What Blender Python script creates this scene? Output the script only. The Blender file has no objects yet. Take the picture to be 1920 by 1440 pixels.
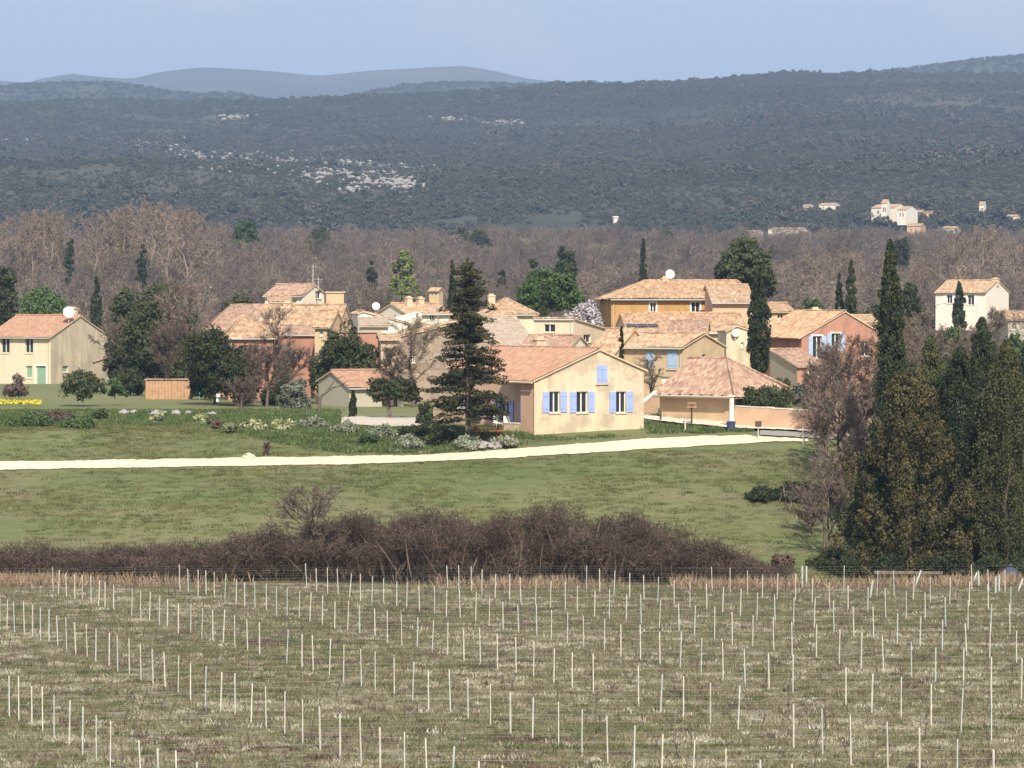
import bpy, math, random
import numpy as np
from mathutils import Vector, Matrix
PI = math.pi
SC = bpy.context.scene
COL = SC.collection
rng = np.random.default_rng(11)
random.seed(5)

# ------------------------------------------------------------------ camera, sky, sun, exposure
F, HZ, CZ = 6000.0, 580.0, 14.5          # focal length in photo pixels, horizon row, eye height
cam = bpy.data.cameras.new('camera'); cam.sensor_width = 36; cam.lens = F / 1920 * 36
cam.clip_start = 1; cam.clip_end = 60000
camo = bpy.data.objects.new('camera', cam); COL.objects.link(camo)
camo.location = (0, 0, CZ); camo.rotation_euler = (PI / 2 - math.atan(140 / F), 0, 0)
SC.camera = camo
SUN_AZ, SUN_EL = math.radians(9), math.radians(43)   # positive = to the right of straight behind the camera
world = bpy.data.worlds.new('World'); SC.world = world; world.use_nodes = True
wn = world.node_tree; wn.nodes.clear()
sky = wn.nodes.new('ShaderNodeTexSky'); sky.sky_type = 'NISHITA'; sky.sun_disc = False
sky.sun_elevation = SUN_EL; sky.sun_rotation = PI - SUN_AZ
sky.altitude = 300; sky.air_density = 1.0; sky.dust_density = 0.6; sky.ozone_density = 4.5
bg = wn.nodes.new('ShaderNodeBackground'); bg.inputs[1].default_value = 0.088
wo = wn.nodes.new('ShaderNodeOutputWorld')
tc = wn.nodes.new('ShaderNodeTexCoord'); mp = wn.nodes.new('ShaderNodeMapping'); mp.inputs['Scale'].default_value = (9, 9, 26)
mp.inputs['Location'].default_value = (0.35, 0, 0.2)
cn = wn.nodes.new('ShaderNodeTexNoise'); cn.inputs['Scale'].default_value = 1.0; cn.inputs['Detail'].default_value = 6
cr = wn.nodes.new('ShaderNodeValToRGB'); cr.color_ramp.elements[0].position = .5; cr.color_ramp.elements[1].position = .72
cr.color_ramp.elements[0].color = (.55, .55, .55, 1); cr.color_ramp.elements[1].color = (.95, .95, .95, 1)
cm = wn.nodes.new('ShaderNodeMixRGB'); cm.inputs[2].default_value = (8.2, 7.8, 8.2, 1)
L = wn.links.new
L(tc.outputs['Generated'], mp.inputs[0]); L(mp.outputs[0], cn.inputs['Vector']); L(cn.outputs[0], cr.inputs[0])
L(cr.outputs[0], cm.inputs[0]); L(sky.outputs[0], cm.inputs[1]); L(cm.outputs[0], bg.inputs[0]); L(bg.outputs[0], wo.inputs[0])
sl = bpy.data.lights.new('sun', 'SUN'); sl.energy = 5.0; sl.angle = math.radians(.5); sl.color = (1, .91, .765)
so = bpy.data.objects.new('sun', sl); COL.objects.link(so)
sd = Vector((math.sin(SUN_AZ) * math.cos(SUN_EL), -math.cos(SUN_AZ) * math.cos(SUN_EL), math.sin(SUN_EL)))
so.rotation_euler = sd.to_track_quat('Z', 'Y').to_euler(); so.location = (0, 0, 700)
SC.view_settings.view_transform = 'Standard'; SC.view_settings.look = 'None'
SC.view_settings.exposure = 0.55; SC.view_settings.gamma = 1; SC.view_settings.use_curve_mapping = False
HAZE = 0.000145
SC.cycles.volume_bounces = 0; SC.cycles.max_bounces = 6; SC.cycles.diffuse_bounces = 3; SC.cycles.transparent_max_bounces = 8

# ------------------------------------------------------------------ pixel and terrain helpers
def zpx(py, D): return CZ + (HZ - py) / F * D
def xpx(px, D): return (px - 960) / F * D
def pxl(x, D): return 960 + x / D * F
PY = np.array([0, 84, 162, 176, 181, 214, 240, 420, 600, 800, 1000, 1300.])
PZ = np.array([6.5, 2.42, .18, -.2, .3, 6.2, 6.4, 6.5, 11, 20, 29, 36.])
RX = np.array([-900, -200, 0, 240, 420, 600, 680, 800, 950, 1050, 1150, 1300, 1470, 1600, 1750, 1920, 2200, 2900.])
RY = np.array([215, 205, 200, 193, 197, 194, 191, 184, 171, 161, 166, 157, 147, 149, 150, 150, 152, 160.])
def vnoise(x, y, s, seed=0):
    """smooth value noise, 0-centred"""
    x = np.asarray(x, float) / s; y = np.asarray(y, float) / s
    xi = np.floor(x); yi = np.floor(y); fx = x - xi; fy = y - yi
    fx = fx * fx * (3 - 2 * fx); fy = fy * fy * (3 - 2 * fy)
    def h(a, b):
        v = np.sin(a * 127.1 + b * 311.7 + seed * 74.7) * 43758.5453
        return v - np.floor(v)
    return (h(xi, yi) * (1 - fx) + h(xi + 1, yi) * fx) * (1 - fy) + (h(xi, yi + 1) * (1 - fx) + h(xi + 1, yi + 1) * fx) * fy - .5
def ridge_z(x, y, D, rx=RX, ry=RY):
    px = 960 + np.asarray(x) / np.maximum(y, 1) * F
    return CZ + (HZ - np.interp(px, rx, ry)) / F * D
def H(x, y):
    x = np.asarray(x, float); y = np.asarray(y, float)
    z = np.interp(y, PY, PZ)
    z = (z + np.interp(y - 2.5, PY, PZ) + np.interp(y + 2.5, PY, PZ)) / 3
    far = np.clip((y - 430) / 300, 0, 1)
    z = z + .55 * np.exp(-((x - 12.5) ** 2 + (y - 230) ** 2) / 40)
    z = z + far * (vnoise(x, y, 90, 3) * 5) + np.clip((y - 60) / 40, 0, 1) * (vnoise(x, y, 14, 1) * .22 + vnoise(x, y, 4, 2) * .06) * (1 - far)
    t = np.clip((y - 1300) / 2100, 0, 1.4)
    hill = (ridge_z(x, y, 3400) - 36) * (t + .035 * np.sin(t * 9) * (t < 1)) + (vnoise(x, y, 260, 7) * 22 + vnoise(x, y, 110, 8) * 9) * np.clip(t * 4, 0, 1) * np.clip((1.02 - t) * 5, 0, 1)
    return z + np.where(y > 1300, np.where(t > 1, (ridge_z(x, y, 3400) - 36) * (2 - t), hill), 0)
def h1(x, y): return float(H(np.array([x]), np.array([y]))[0])
def gp(px, py, d0=60, d1=3400):
    """point where the sight line through a photo pixel meets the terrain"""
    ds = np.geomspace(d0, d1, 4000); zs = zpx(py, ds); hs = H(xpx(px, ds), ds)
    k = np.argmax(zs < hs)
    if k == 0: k = len(ds) - 1
    a, b = zs[k - 1] - hs[k - 1], hs[k] - zs[k]
    D = ds[k - 1] + (ds[k] - ds[k - 1]) * a / (a + b + 1e-9)
    return xpx(px, D), D, h1(xpx(px, D), D)
def foot(px, D): return (xpx(px, D), D, h1(xpx(px, D), D))

# ------------------------------------------------------------------ objects
def tag(o, label=None, cat=None, group=None, kind=None):
    if label: o['label'] = label
    if cat: o['category'] = cat
    if group: o['group'] = group
    if kind: o['kind'] = kind
    return o
def empty(name, loc, rz=0, label=None, cat=None, group=None):
    o = bpy.data.objects.new(name, None); COL.objects.link(o); o.location = loc; o.rotation_euler = (0, 0, rz)
    o.empty_display_size = .3
    return tag(o, label, cat, group)
def link(name, me, parent=None, loc=None):
    o = bpy.data.objects.new(name, me); COL.objects.link(o)
    if parent: o.parent = parent
    if loc is not None: o.location = loc
    return o
def copy_tree(o, parent=None):
    c = o.copy(); COL.objects.link(c); c.parent = parent
    for ch in o.children: copy_tree(ch, c)
    return c

class MB:
    """collects faces; build() links them as one mesh object"""
    def __init__(s): s.v = []; s.f = []; s.uv = []
    def poly(s, pts, uv=None):
        n = len(s.v); s.v += [tuple(p) for p in pts]; s.f.append(tuple(range(n, n + len(pts))))
        s.uv.append(uv if uv else [(p[0] + p[1], p[2]) for p in pts])
    def box(s, x0, y0, z0, x1, y1, z1):
        p = [(x, y, z) for z in (z0, z1) for x, y in ((x0, y0), (x1, y0), (x1, y1), (x0, y1))]
        for q in ((3, 2, 1, 0), (4, 5, 6, 7), (0, 1, 5, 4), (1, 2, 6, 5), (2, 3, 7, 6), (3, 0, 4, 7)): s.poly([p[i] for i in q])
    def tube(s, a, b, r0, r1=None, n=6, cap=True):
        a = Vector(a); b = Vector(b); r1 = r0 if r1 is None else r1
        d = (b - a).normalized(); t = d.orthogonal().normalized(); u = d.cross(t)
        A = [a + (t * math.cos(2 * PI * k / n) + u * math.sin(2 * PI * k / n)) * r0 for k in range(n)]
        B = [b + (t * math.cos(2 * PI * k / n) + u * math.sin(2 * PI * k / n)) * r1 for k in range(n)]
        for k in range(n): s.poly([A[k], A[(k + 1) % n], B[(k + 1) % n], B[k]])
        if cap: s.poly(B); s.poly(A[::-1])
    def lathe(s, prof, c=(0, 0, 0), n=12):
        for (r0, z0), (r1, z1) in zip(prof, prof[1:]):
            for k in range(n):
                a0, a1 = 2 * PI * k / n, 2 * PI * (k + 1) / n
                s.poly([(c[0] + r * math.cos(a), c[1] + r * math.sin(a), c[2] + z) for r, z, a in ((r0, z0, a0), (r0, z0, a1), (r1, z1, a1), (r1, z1, a0))])
    def mesh(s, name, m):
        me = bpy.data.meshes.new(name); me.from_pydata(s.v, [], s.f)
        l = me.uv_layers.new(name='uv'); flat = [c for u in s.uv for p in u for c in p]
        l.data.foreach_set('uv', flat); me.materials.append(m); me.update(); return me
    def build(s, name, m, parent=None, loc=None):
        return link(name, s.mesh(name, m), parent, loc)

def np_mesh(name, V, Fq, m, tint=None, smooth=False):
    """V (n,3); Fq (k,3|4) ints; tint per face"""
    me = bpy.data.meshes.new(name); V = np.asarray(V, np.float32); Fq = np.asarray(Fq, np.int32); k, c = Fq.shape
    me.vertices.add(len(V)); me.vertices.foreach_set('co', V.ravel())
    me.loops.add(k * c); me.loops.foreach_set('vertex_index', Fq.ravel())
    me.polygons.add(k); me.polygons.foreach_set('loop_start', np.arange(0, k * c, c, dtype=np.int32))
    if tint is not None:
        a = me.attributes.new('tint', 'FLOAT', 'FACE'); a.data.foreach_set('value', np.asarray(tint, np.float32))
    me.materials.append(m); me.update(calc_edges=True)
    if smooth: me.polygons.foreach_set('use_smooth', [True] * k)
    me.validate(); return me

# ------------------------------------------------------------------ materials
class NT:
    def __init__(s, name):
        s.m = bpy.data.materials.new(name); s.m.use_nodes = True; s.n = s.m.node_tree; s.b = s.n.nodes['Principled BSDF']
        s.b.inputs['Roughness'].default_value = .9; s.b.inputs['Specular IOR Level'].default_value = .2
    def add(s, t, **kw):
        x = s.n.nodes.new(t)
        for k, v in kw.items(): setattr(x, k, v)
        return x
    def lk(s, a, b): s.n.links.new(a, b)
    def coord(s, which='Object', scale=(1, 1, 1)):
        t = s.add('ShaderNodeTexCoord'); m = s.add('ShaderNodeMapping'); m.inputs['Scale'].default_value = scale
        if which == 'World':
            g = s.add('ShaderNodeNewGeometry'); s.lk(g.outputs['Position'], m.inputs[0])
        else: s.lk(t.outputs[which], m.inputs[0])
        return m.outputs[0]
    def noise(s, co, scale, detail=4, rough=.6):
        x = s.add('ShaderNodeTexNoise'); x.inputs['Scale'].default_value = scale; x.inputs['Detail'].default_value = detail
        x.inputs['Roughness'].default_value = rough; s.lk(co, x.inputs['Vector']); return x.outputs[0]
    def ramp(s, f, stops):
        r = s.add('ShaderNodeValToRGB'); e = r.color_ramp.elements
        while len(e) < len(stops): e.new(.5)
        for el, (p, c) in zip(e, stops): el.position = p; el.color = (*c, 1) if len(c) == 3 else c
        s.lk(f, r.inputs[0]); return r.outputs[0]
    def mix(s, f, a, b, mode='MIX'):
        x = s.add('ShaderNodeMixRGB', blend_type=mode)
        for k, v in ((0, f), (1, a), (2, b)):
            if isinstance(v, (int, float)): x.inputs[k].default_value = v
            elif isinstance(v, tuple): x.inputs[k].default_value = (*v, 1)
            else: s.lk(v, x.inputs[k])
        return x.outputs[0]
    def bump(s, f, d, st=1):
        x = s.add('ShaderNodeBump'); x.inputs['Distance'].default_value = d; x.inputs['Strength'].default_value = st
        s.lk(f, x.inputs['Height']); s.lk(x.outputs[0], s.b.inputs['Normal'])
    def out(s, c):
        if isinstance(c, tuple): s.b.inputs['Base Color'].default_value = (*c, 1)
        else: s.lk(c, s.b.inputs['Base Color'])
        return s.m
def g3(lo, hi): return (0.0, (lo,) * 3), (1.0, (hi,) * 3)
def simple(name, c, rough=.8, var=.25, sc=3.0, metal=0):
    t = NT(name); co = t.coord('Object'); n = t.noise(co, sc)
    t.b.inputs['Roughness'].default_value = rough; t.b.inputs['Metallic'].default_value = metal
    d = tuple(x * (1 - var) for x in c); l = tuple(min(.85, x * (1 + var)) for x in c)
    return t.out(t.ramp(n, [(.3, d), (.7, l)]))
def plaster(name, c, stain, amt=.5, patch=0.0):
    t = NT(name); co = t.coord('Object'); st = t.coord('Object', (1.6, 1.6, .22))
    big = t.ramp(t.noise(st, .9, 5), [(.42, (0,) * 3), (.72, (amt,) * 3)])
    fine = t.ramp(t.noise(co, 6, 6, .7), [(.3, tuple(x * .86 for x in c)), (.7, c)])
    k = t.mix(big, fine, stain)
    if patch:
        k = t.mix(t.ramp(t.noise(co, .55, 4), [(.5, (0,) * 3), (.6, (patch,) * 3)]), k, tuple(x * .72 for x in stain))
    t.bump(t.noise(co, 14, 5), .02, .5); return t.out(k)
def stone(name, c1, c2, mortar, sc=2.6):
    t = NT(name); co = t.coord('Object', (1, 1, 1.6))
    v = t.add('ShaderNodeTexVoronoi'); v.inputs['Scale'].default_value = sc; t.lk(co, v.inputs['Vector'])
    w = t.add('ShaderNodeTexVoronoi', feature='DISTANCE_TO_EDGE'); w.inputs['Scale'].default_value = sc; t.lk(co, w.inputs['Vector'])
    sep = t.add('ShaderNodeSeparateColor'); t.lk(v.outputs['Color'], sep.inputs[0])
    k = t.ramp(sep.outputs[0], [(0, c1), (1, c2)])
    k = t.mix(t.ramp(w.outputs[0], [(.0, (1,) * 3), (.07, (0,) * 3)]), k, mortar)
    k = t.mix(t.ramp(t.noise(co, .5, 4), [(.4, (0,) * 3), (.75, (.45,) * 3)]), k, tuple(x * .6 for x in c1))
    t.bump(w.outputs[0], .05, .6); return t.out(k)
def tiles(name, c1, c2, c3, lichen=.35):
    t = NT(name); tcn = t.add('ShaderNodeTexCoord')
    sn = t.add('ShaderNodeVectorMath', operation='SNAP'); sn.inputs[1].default_value = (.22, .36, 1); t.lk(tcn.outputs['UV'], sn.inputs[0])
    w = t.add('ShaderNodeTexWhiteNoise', noise_dimensions='2D'); t.lk(sn.outputs[0], w.inputs['Vector'])
    k = t.ramp(w.outputs[0], [(0, c1), (.5, c2), (1, c3)])
    mp = t.add('ShaderNodeMapping'); t.lk(tcn.outputs['UV'], mp.inputs[0])
    k = t.mix(t.ramp(t.noise(mp.outputs[0], .45, 6, .65), [(.45, (0,) * 3), (.68, (lichen,) * 3)]), k, (.17, .13, .095))
    k = t.mix(t.ramp(t.noise(mp.outputs[0], .9, 5, .7), [(.5, (0,) * 3), (.72, (lichen,) * 3)]), k, (.46, .33, .2))
    return t.out(k)
def leaf(name, c1, c2, c3, trans=.0, obj=.5):
    t = NT(name); a = t.add('ShaderNodeAttribute', attribute_name='tint'); oi = t.add('ShaderNodeObjectInfo')
    k = t.ramp(a.outputs['Fac'], [(0, c1), (.5, c2), (1, c3)])
    hv = t.add('ShaderNodeHueSaturation'); t.lk(k, hv.inputs['Color'])
    mr = t.add('ShaderNodeMapRange'); mr.inputs['To Min'].default_value = 1 - obj * .5; mr.inputs['To Max'].default_value = 1 + obj * .5
    t.lk(oi.outputs['Random'], mr.inputs[0]); t.lk(mr.outputs[0], hv.inputs['Value'])
    t.b.inputs['Roughness'].default_value = .75; t.b.inputs['Specular IOR Level'].default_value = .15
    return t.out(hv.outputs[0])
def blend(name, ca, cb=None):
    """per-instance colour between several kinds"""
    t = NT(name); oi = t.add('ShaderNodeObjectInfo'); a = t.add('ShaderNodeAttribute', attribute_name='tint')
    k = t.ramp(oi.outputs['Random'], ca)
    m = t.add('ShaderNodeMixRGB', blend_type='MULTIPLY'); m.inputs[0].default_value = 1; t.lk(k, m.inputs[1])
    t.lk(t.ramp(a.outputs['Fac'], [(0, (.7,) * 3), (1, (1.0,) * 3)]), m.inputs[2])
    return t.out(m.outputs[0])

M = {}
M['cream'] = plaster('cream_plaster', (.74, .61, .44), (.50, .41, .29), .5)
M['ochre_wall'] = plaster('gable_plaster', (.70, .56, .395), (.42, .36, .27), .6, .5)
M['white'] = plaster('white_plaster', (.80, .74, .62), (.66, .58, .44), .25)
M['stained'] = plaster('stained_plaster', (.58, .49, .36), (.30, .26, .19), .8, .3)
M['grey'] = plaster('grey_plaster', (.46, .42, .33), (.36, .34, .26), .5)
M['orange'] = plaster('orange_plaster', (.50, .29, .115), (.36, .20, .085), .7, .55)
M['red'] = plaster('red_plaster', (.47, .235, .165), (.34, .20, .15), .75, .6)
M['beige'] = plaster('beige_plaster', (.58, .43, .27), (.45, .34, .22), .5, .3)
M['pink'] = plaster('pink_plaster', (.62, .42, .28), (.50, .33, .22), .4, .3)
M['stone'] = stone('rubble_stone', (.40, .30, .20), (.58, .47, .34), (.48, .39, .28))
M['dark_stone'] = stone('brown_stone', (.26, .19, .14), (.40, .31, .24), (.30, .24, .19))
M['tile_new'] = tiles('salmon_tiles', (.30, .17, .11), (.35, .205, .14), (.41, .26, .185), .3)
M['tile_old'] = tiles('old_tiles', (.28, .165, .095), (.42, .27, .16), (.56, .39, .25), .5)
M['tile_tan'] = tiles('tan_tiles', (.28, .185, .115), (.40, .275, .175), (.53, .385, .255), .5)
M['tile_red'] = tiles('red_tiles', (.25, .145, .105), (.34, .22, .16), (.45, .325, .245), .55)
M['tile_grey'] = tiles('grey_tiles', (.33, .26, .2), (.38, .31, .25), (.43, .36, .29), .3)
M['glass'] = simple('dark_glass', (.03, .035, .04), .12, .2)
M['frame'] = simple('white_paint', (.76, .74, .7), .5, .05)
M['blue'] = simple('lavender_blue_paint', (.30, .39, .76), .55, .08)
M['pale_blue'] = simple('pale_blue_paint', (.34, .45, .62), .55, .1)
M['green_paint'] = simple('sage_green_paint', (.22, .36, .24), .55, .1)
M['dark_wood'] = simple('dark_wood', (.09, .065, .045), .8, .3)
M['timber'] = simple('weathered_timber', (.42, .26, .15), .8, .22, 2.2)
M['metal'] = simple('galvanised', (.52, .52, .48), .5, .15, 8, .3)
M['post'] = simple('pale_post', (.54, .51, .44), .7, .28, 1.7)
M['post_green'] = simple('greenish_post', (.45, .49, .44), .7, .25, 1.7)
M['plastic_white'] = simple('white_plastic', (.78, .77, .74), .4, .05)
M['chim'] = plaster('chimney_plaster', (.68, .52, .36), (.45, .33, .22), .5)
M['bark'] = simple('grey_brown_bark', (.13, .10, .08), .95, .4, 6)
M['pale_bark'] = simple('pale_bark', (.24, .19, .155), .95, .35, 6)
M['orange_red'] = simple('orange_red_paint', (.42, .13, .06), .6, .2)
M['navy'] = simple('navy_paint', (.05, .07, .16), .5, .2)
M['teal'] = simple('teal_paint', (.08, .33, .32), .5, .15)
M['rock'] = simple('limestone', (.28, .265, .25), .95, .35, .8)
M['kerb'] = simple('pale_kerb_stone', (.62, .55, .45), .9, .15)
M['slate'] = simple('blue_grey_cover', (.05, .055, .085), .6, .3)
# foliage
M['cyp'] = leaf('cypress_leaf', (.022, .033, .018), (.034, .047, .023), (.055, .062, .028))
M['cyp_brown'] = leaf('juniper_leaf', (.042, .044, .020), (.092, .084, .036), (.18, .152, .066))
M['cyp_olive'] = leaf('olive_cypress_leaf', (.045, .052, .022), (.07, .078, .032), (.105, .10, .042))
M['conifer'] = leaf('conifer_needle', (.022, .030, .016), (.042, .048, .022), (.095, .088, .036))
M['pine'] = leaf('pine_needle', (.028, .05, .016), (.045, .078, .022), (.07, .11, .03))
M['pine_dark'] = leaf('dark_pine_needle', (.032, .042, .02), (.052, .064, .027), (.085, .095, .04))
M['green'] = leaf('garden_leaf', (.04, .07, .025), (.06, .10, .035), (.09, .13, .05))
M['light_green'] = leaf('yellow_green_leaf', (.10, .13, .035), (.14, .17, .05), (.18, .2, .07))
M['olive'] = leaf('olive_leaf', (.075, .085, .062), (.11, .12, .085), (.16, .165, .12))
M['dark_ev'] = leaf('evergreen_leaf', (.024, .034, .015), (.042, .055, .022), (.075, .085, .033))
M['twig'] = leaf('brown_twig', (.115, .085, .068), (.16, .12, .097), (.21, .165, .135))
M['twig_pale'] = leaf('pale_twig', (.19, .145, .11), (.225, .175, .135), (.265, .21, .165))
M['twig_red'] = leaf('reddish_twig', (.095, .07, .056), (.125, .095, .077), (.16, .125, .105))
M['bramble'] = leaf('bramble_cane', (.060, .042, .033), (.11, .077, .06), (.18, .135, .105))
M['blossom'] = leaf('blossom', (.36, .32, .34), (.46, .42, .44), (.56, .52, .53))
M['silver'] = leaf('silver_leaf', (.13, .155, .10), (.20, .22, .15), (.31, .325, .24))
M['cream_fl'] = leaf('cream_flower', (.13, .16, .06), (.25, .27, .13), (.50, .48, .32))
M['yellow_fl'] = leaf('yellow_flower', (.40, .34, .03), (.50, .43, .04), (.58, .52, .07))
M['straw'] = leaf('straw_blade', (.22, .155, .10), (.28, .20, .13), (.34, .255, .17))
M['weed'] = blend('weed_blade', [(0, (.17, .155, .085)), (.5, (.22, .20, .12)), (1, (.15, .145, .075))])
M['weed_green'] = blend('green_weed_blade', [(0, (.07, .09, .035)), (.5, (.115, .135, .055)), (1, (.17, .175, .08))])
M['weed_straw'] = blend('straw_weed_blade', [(0, (.30, .27, .18)), (.6, (.38, .355, .26)), (1, (.50, .48, .39))])
M['weed_brown'] = blend('brown_weed_blade', [(0, (.085, .062, .045)), (.6, (.14, .10, .075)), (1, (.19, .14, .10))])
M['field_blade'] = blend('field_blade', [(0, (.055, .07, .025)), (.3, (.10, .12, .04)), (.65, (.14, .15, .055)), (.88, (.18, .17, .075)), (1, (.26, .225, .13))], None)
M['bank_blade'] = blend('bank_blade', [(0, (.04, .075, .025)), (.5, (.08, .125, .035)), (.85, (.14, .17, .06)), (1, (.22, .22, .12))], None)
M['maquis'] = blend('maquis_leaf', [(0, (.062, .070, .052)), (.5, (.08, .086, .064)), (.8, (.105, .10, .078)), (.95, (.125, .105, .08)), (1, (.16, .135, .105))], None)
M['vine'] = simple('vine_bark', (.11, .08, .06), .95, .4, 9)
# ------------------------------------------------------------------ vegetation builders
def unit(v): return v / (np.linalg.norm(v, axis=-1, keepdims=True) + 1e-9)
def rdir(n): return unit(rng.normal(size=(n, 3)))
def leaves(P, N, size, aspect=1.6, up=0.0):
    """one small kite-shaped leaf spray per point, facing N"""
    n = len(P); a = rdir(n); a[:, 2] += up; T = unit(np.cross(N, np.cross(a, N))); B = np.cross(N, T)
    size = np.asarray(size).reshape(-1, 1) * np.ones((n, 1)); t = T * size * aspect; b = B * size
    V = np.stack([P - t, P + b * .8 - t * .1, P + t, P - b * .8 - t * .1], 1).reshape(-1, 3)
    return V, np.arange(4 * n).reshape(-1, 4)
def clumps(C, R, per, size, jit=.6, up=0.0, aspect=1.6):
    """leaf sprays over ellipsoid clumps C with radii R"""
    C = np.asarray(C, float); R = np.asarray(R, float); k = len(C); per = int(per)
    d = rdir(k * per); rad = rng.uniform(.55, 1.05, (k * per, 1)); i = np.repeat(np.arange(k), per)
    P = C[i] + d * R[i] * rad; N = unit(unit(d / R[i]) + jit * rng.normal(size=(k * per, 3)))
    V, Fq = leaves(P, N, size * rng.uniform(.7, 1.3, k * per), aspect, up)
    ct = rng.uniform(0, 1, k); tint = np.clip(ct[i] * .6 + rng.uniform(0, .4, k * per), 0, 1)
    return V, Fq, tint
def join(*parts):
    Vs, Fs, Ts, o = [], [], [], 0
    for V, Fq, T in parts: Vs.append(V); Fs.append(Fq + o); Ts.append(T); o += len(V)
    return np.concatenate(Vs), np.concatenate(Fs), np.concatenate(Ts)
def tubes(segs, n=4):
    """segs: list of (p0, p1, r0, r1) -> open tubes"""
    a = np.array([s[0] for s in segs], float); b = np.array([s[1] for s in segs], float)
    r0 = np.array([s[2] for s in segs])[:, None]; r1 = np.array([s[3] for s in segs])[:, None]
    d = unit(b - a); ref = np.where(np.abs(d[:, 2:]) > .9, np.array([[1., 0, 0]]), np.array([[0, 0, 1.]]))
    t = unit(np.cross(d, ref)); u = np.cross(d, t); rings = []
    for base, r in ((a, r0), (b, r1)):
        for k in range(n):
            an = 2 * PI * k / n; rings.append(base + (t * math.cos(an) + u * math.sin(an)) * r)
    V = np.stack(rings, 1).reshape(-1, 3); m = len(segs); base = (np.arange(m) * 2 * n)[:, None]
    q = np.array([[k, (k + 1) % n, n + (k + 1) % n, n + k] for k in range(n)]).reshape(1, -1)
    Fq = (base + q).reshape(-1, 4); return V, Fq, np.full(len(Fq), .3)
def twigs(P, D, ln, w, curl=.09):
    n = len(P); s = unit(np.cross(D, rdir(n))); ln = np.asarray(ln).reshape(-1, 1) * np.ones((n, 1)); w = np.asarray(w).reshape(-1, 1) * np.ones((n, 1))
    bend = rdir(n) * ln * curl
    V = np.stack([P - s * w / 2, P + s * w / 2, P + D * ln * .55 + s * w * .4 + bend, P + D * ln], 1).reshape(-1, 3)
    return V, np.arange(4 * n).reshape(-1, 4), rng.uniform(0, 1, n)
def bare(h, r, trunks=1, twig_w=.035, per=9, limbs=16, sub=5, up=.55, trunk_frac=.28, tr=.16, tl=None):
    """bare tree: returns (trunk+limb mesh arrays, twig mesh arrays)"""
    seg = []; TP = []; TD = []; TL = []
    for ti in range(trunks):
        lean = np.array([*(rng.normal(0, .12 if trunks > 1 else .04, 2)), 1.0]); base = np.array([*(rng.normal(0, .12, 2) * (trunks > 1)), 0.])
        pts = [base]; n = 7
        for k in range(1, n + 1):
            pts.append(base + lean * h * .86 * k / n + np.array([*(rng.normal(0, .02 * h, 2)), 0]) * (k / n))
        rr = lambda f: tr * (1 - f * .88) / math.sqrt(trunks)
        for k in range(n): seg.append((pts[k], pts[k + 1], rr(k / n), rr((k + 1) / n)))
        for b in range(limbs // trunks):
            f = trunk_frac + (1 - trunk_frac) * (b + rng.uniform(0, .9)) / (limbs // trunks); f = min(f, .99)
            i = min(int(f * n), n - 1); p = pts[i] + (pts[i + 1] - pts[i]) * (f * n - i)
            an = rng.uniform(0, 2 * PI); prof = math.sin(PI * min(1, (f - trunk_frac) / (1 - trunk_frac) * .8 + .18)) ** .7
            ll = r * 1.15 * prof * rng.uniform(.65, 1.1)
            d = unit(np.array([math.cos(an), math.sin(an), up + rng.uniform(-.2, .5)]))
            q = p; lr = rr(f) * .55; m = 3
            for k in range(m):
                d = unit(d + rng.normal(0, .16, 3) + np.array([0, 0, .1])); q2 = q + d * ll / m
                seg.append((q, q2, lr * (1 - k / m * .7), lr * (1 - (k + 1) / m * .75)))
                for s_ in range(max(1, sub * (k + 1) // 3 + 1)):
                    g = rng.uniform(.2, 1); ps = q + (q2 - q) * g
                    ds = unit(d + rng.normal(0, .65, 3) + np.array([0, 0, .2])); ls = ll * rng.uniform(.25, .5)
                    seg.append((ps, ps + ds * ls, lr * .35, lr * .1))
                    for t_ in range(per):
                        gg = rng.uniform(.15, 1); TP.append(ps + ds * ls * gg); TD.append(unit(ds + rng.normal(0, .75, 3))); TL.append(ls * rng.uniform(.22, .55))
                q = q2
    w = tubes(seg, 5); tw = twigs(np.array(TP), np.array(TD), np.array(TL) if tl is None else tl, twig_w)
    return w, tw
def pfix(pts):
    return np.array(pts, float)
def cypress_arr(h, r, k, per, size, skirt=.02, top=.62, low=.6, rag=.13, wide=1.0):
    """columnar or conical crown; returns leaf arrays. low: fullness at the base, top: taper power"""
    z = rng.uniform(skirt, 1, k) ** .92; prof = np.minimum(1, (low + (1 - low) * np.minimum(1, z / .3))) * (1 - z ** 2.2 * .999) ** top
    an = rng.uniform(0, 2 * PI, k); rad = np.sqrt(rng.uniform(.25, 1, k)) * (1 + rag * rng.normal(size=k)) * prof * r * .86
    C = np.stack([np.cos(an) * rad, np.sin(an) * rad, z * h], 1)
    cs = np.clip(r * .26, .14, .55) * wide; R = np.stack([np.full(k, cs)] * 2 + [np.full(k, cs * 1.9)], 1) * rng.uniform(.65, 1.25, (k, 1)) * np.clip(prof, .35, 1)[:, None]
    return clumps(C, R, per, size, .5, up=1.2)
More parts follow.
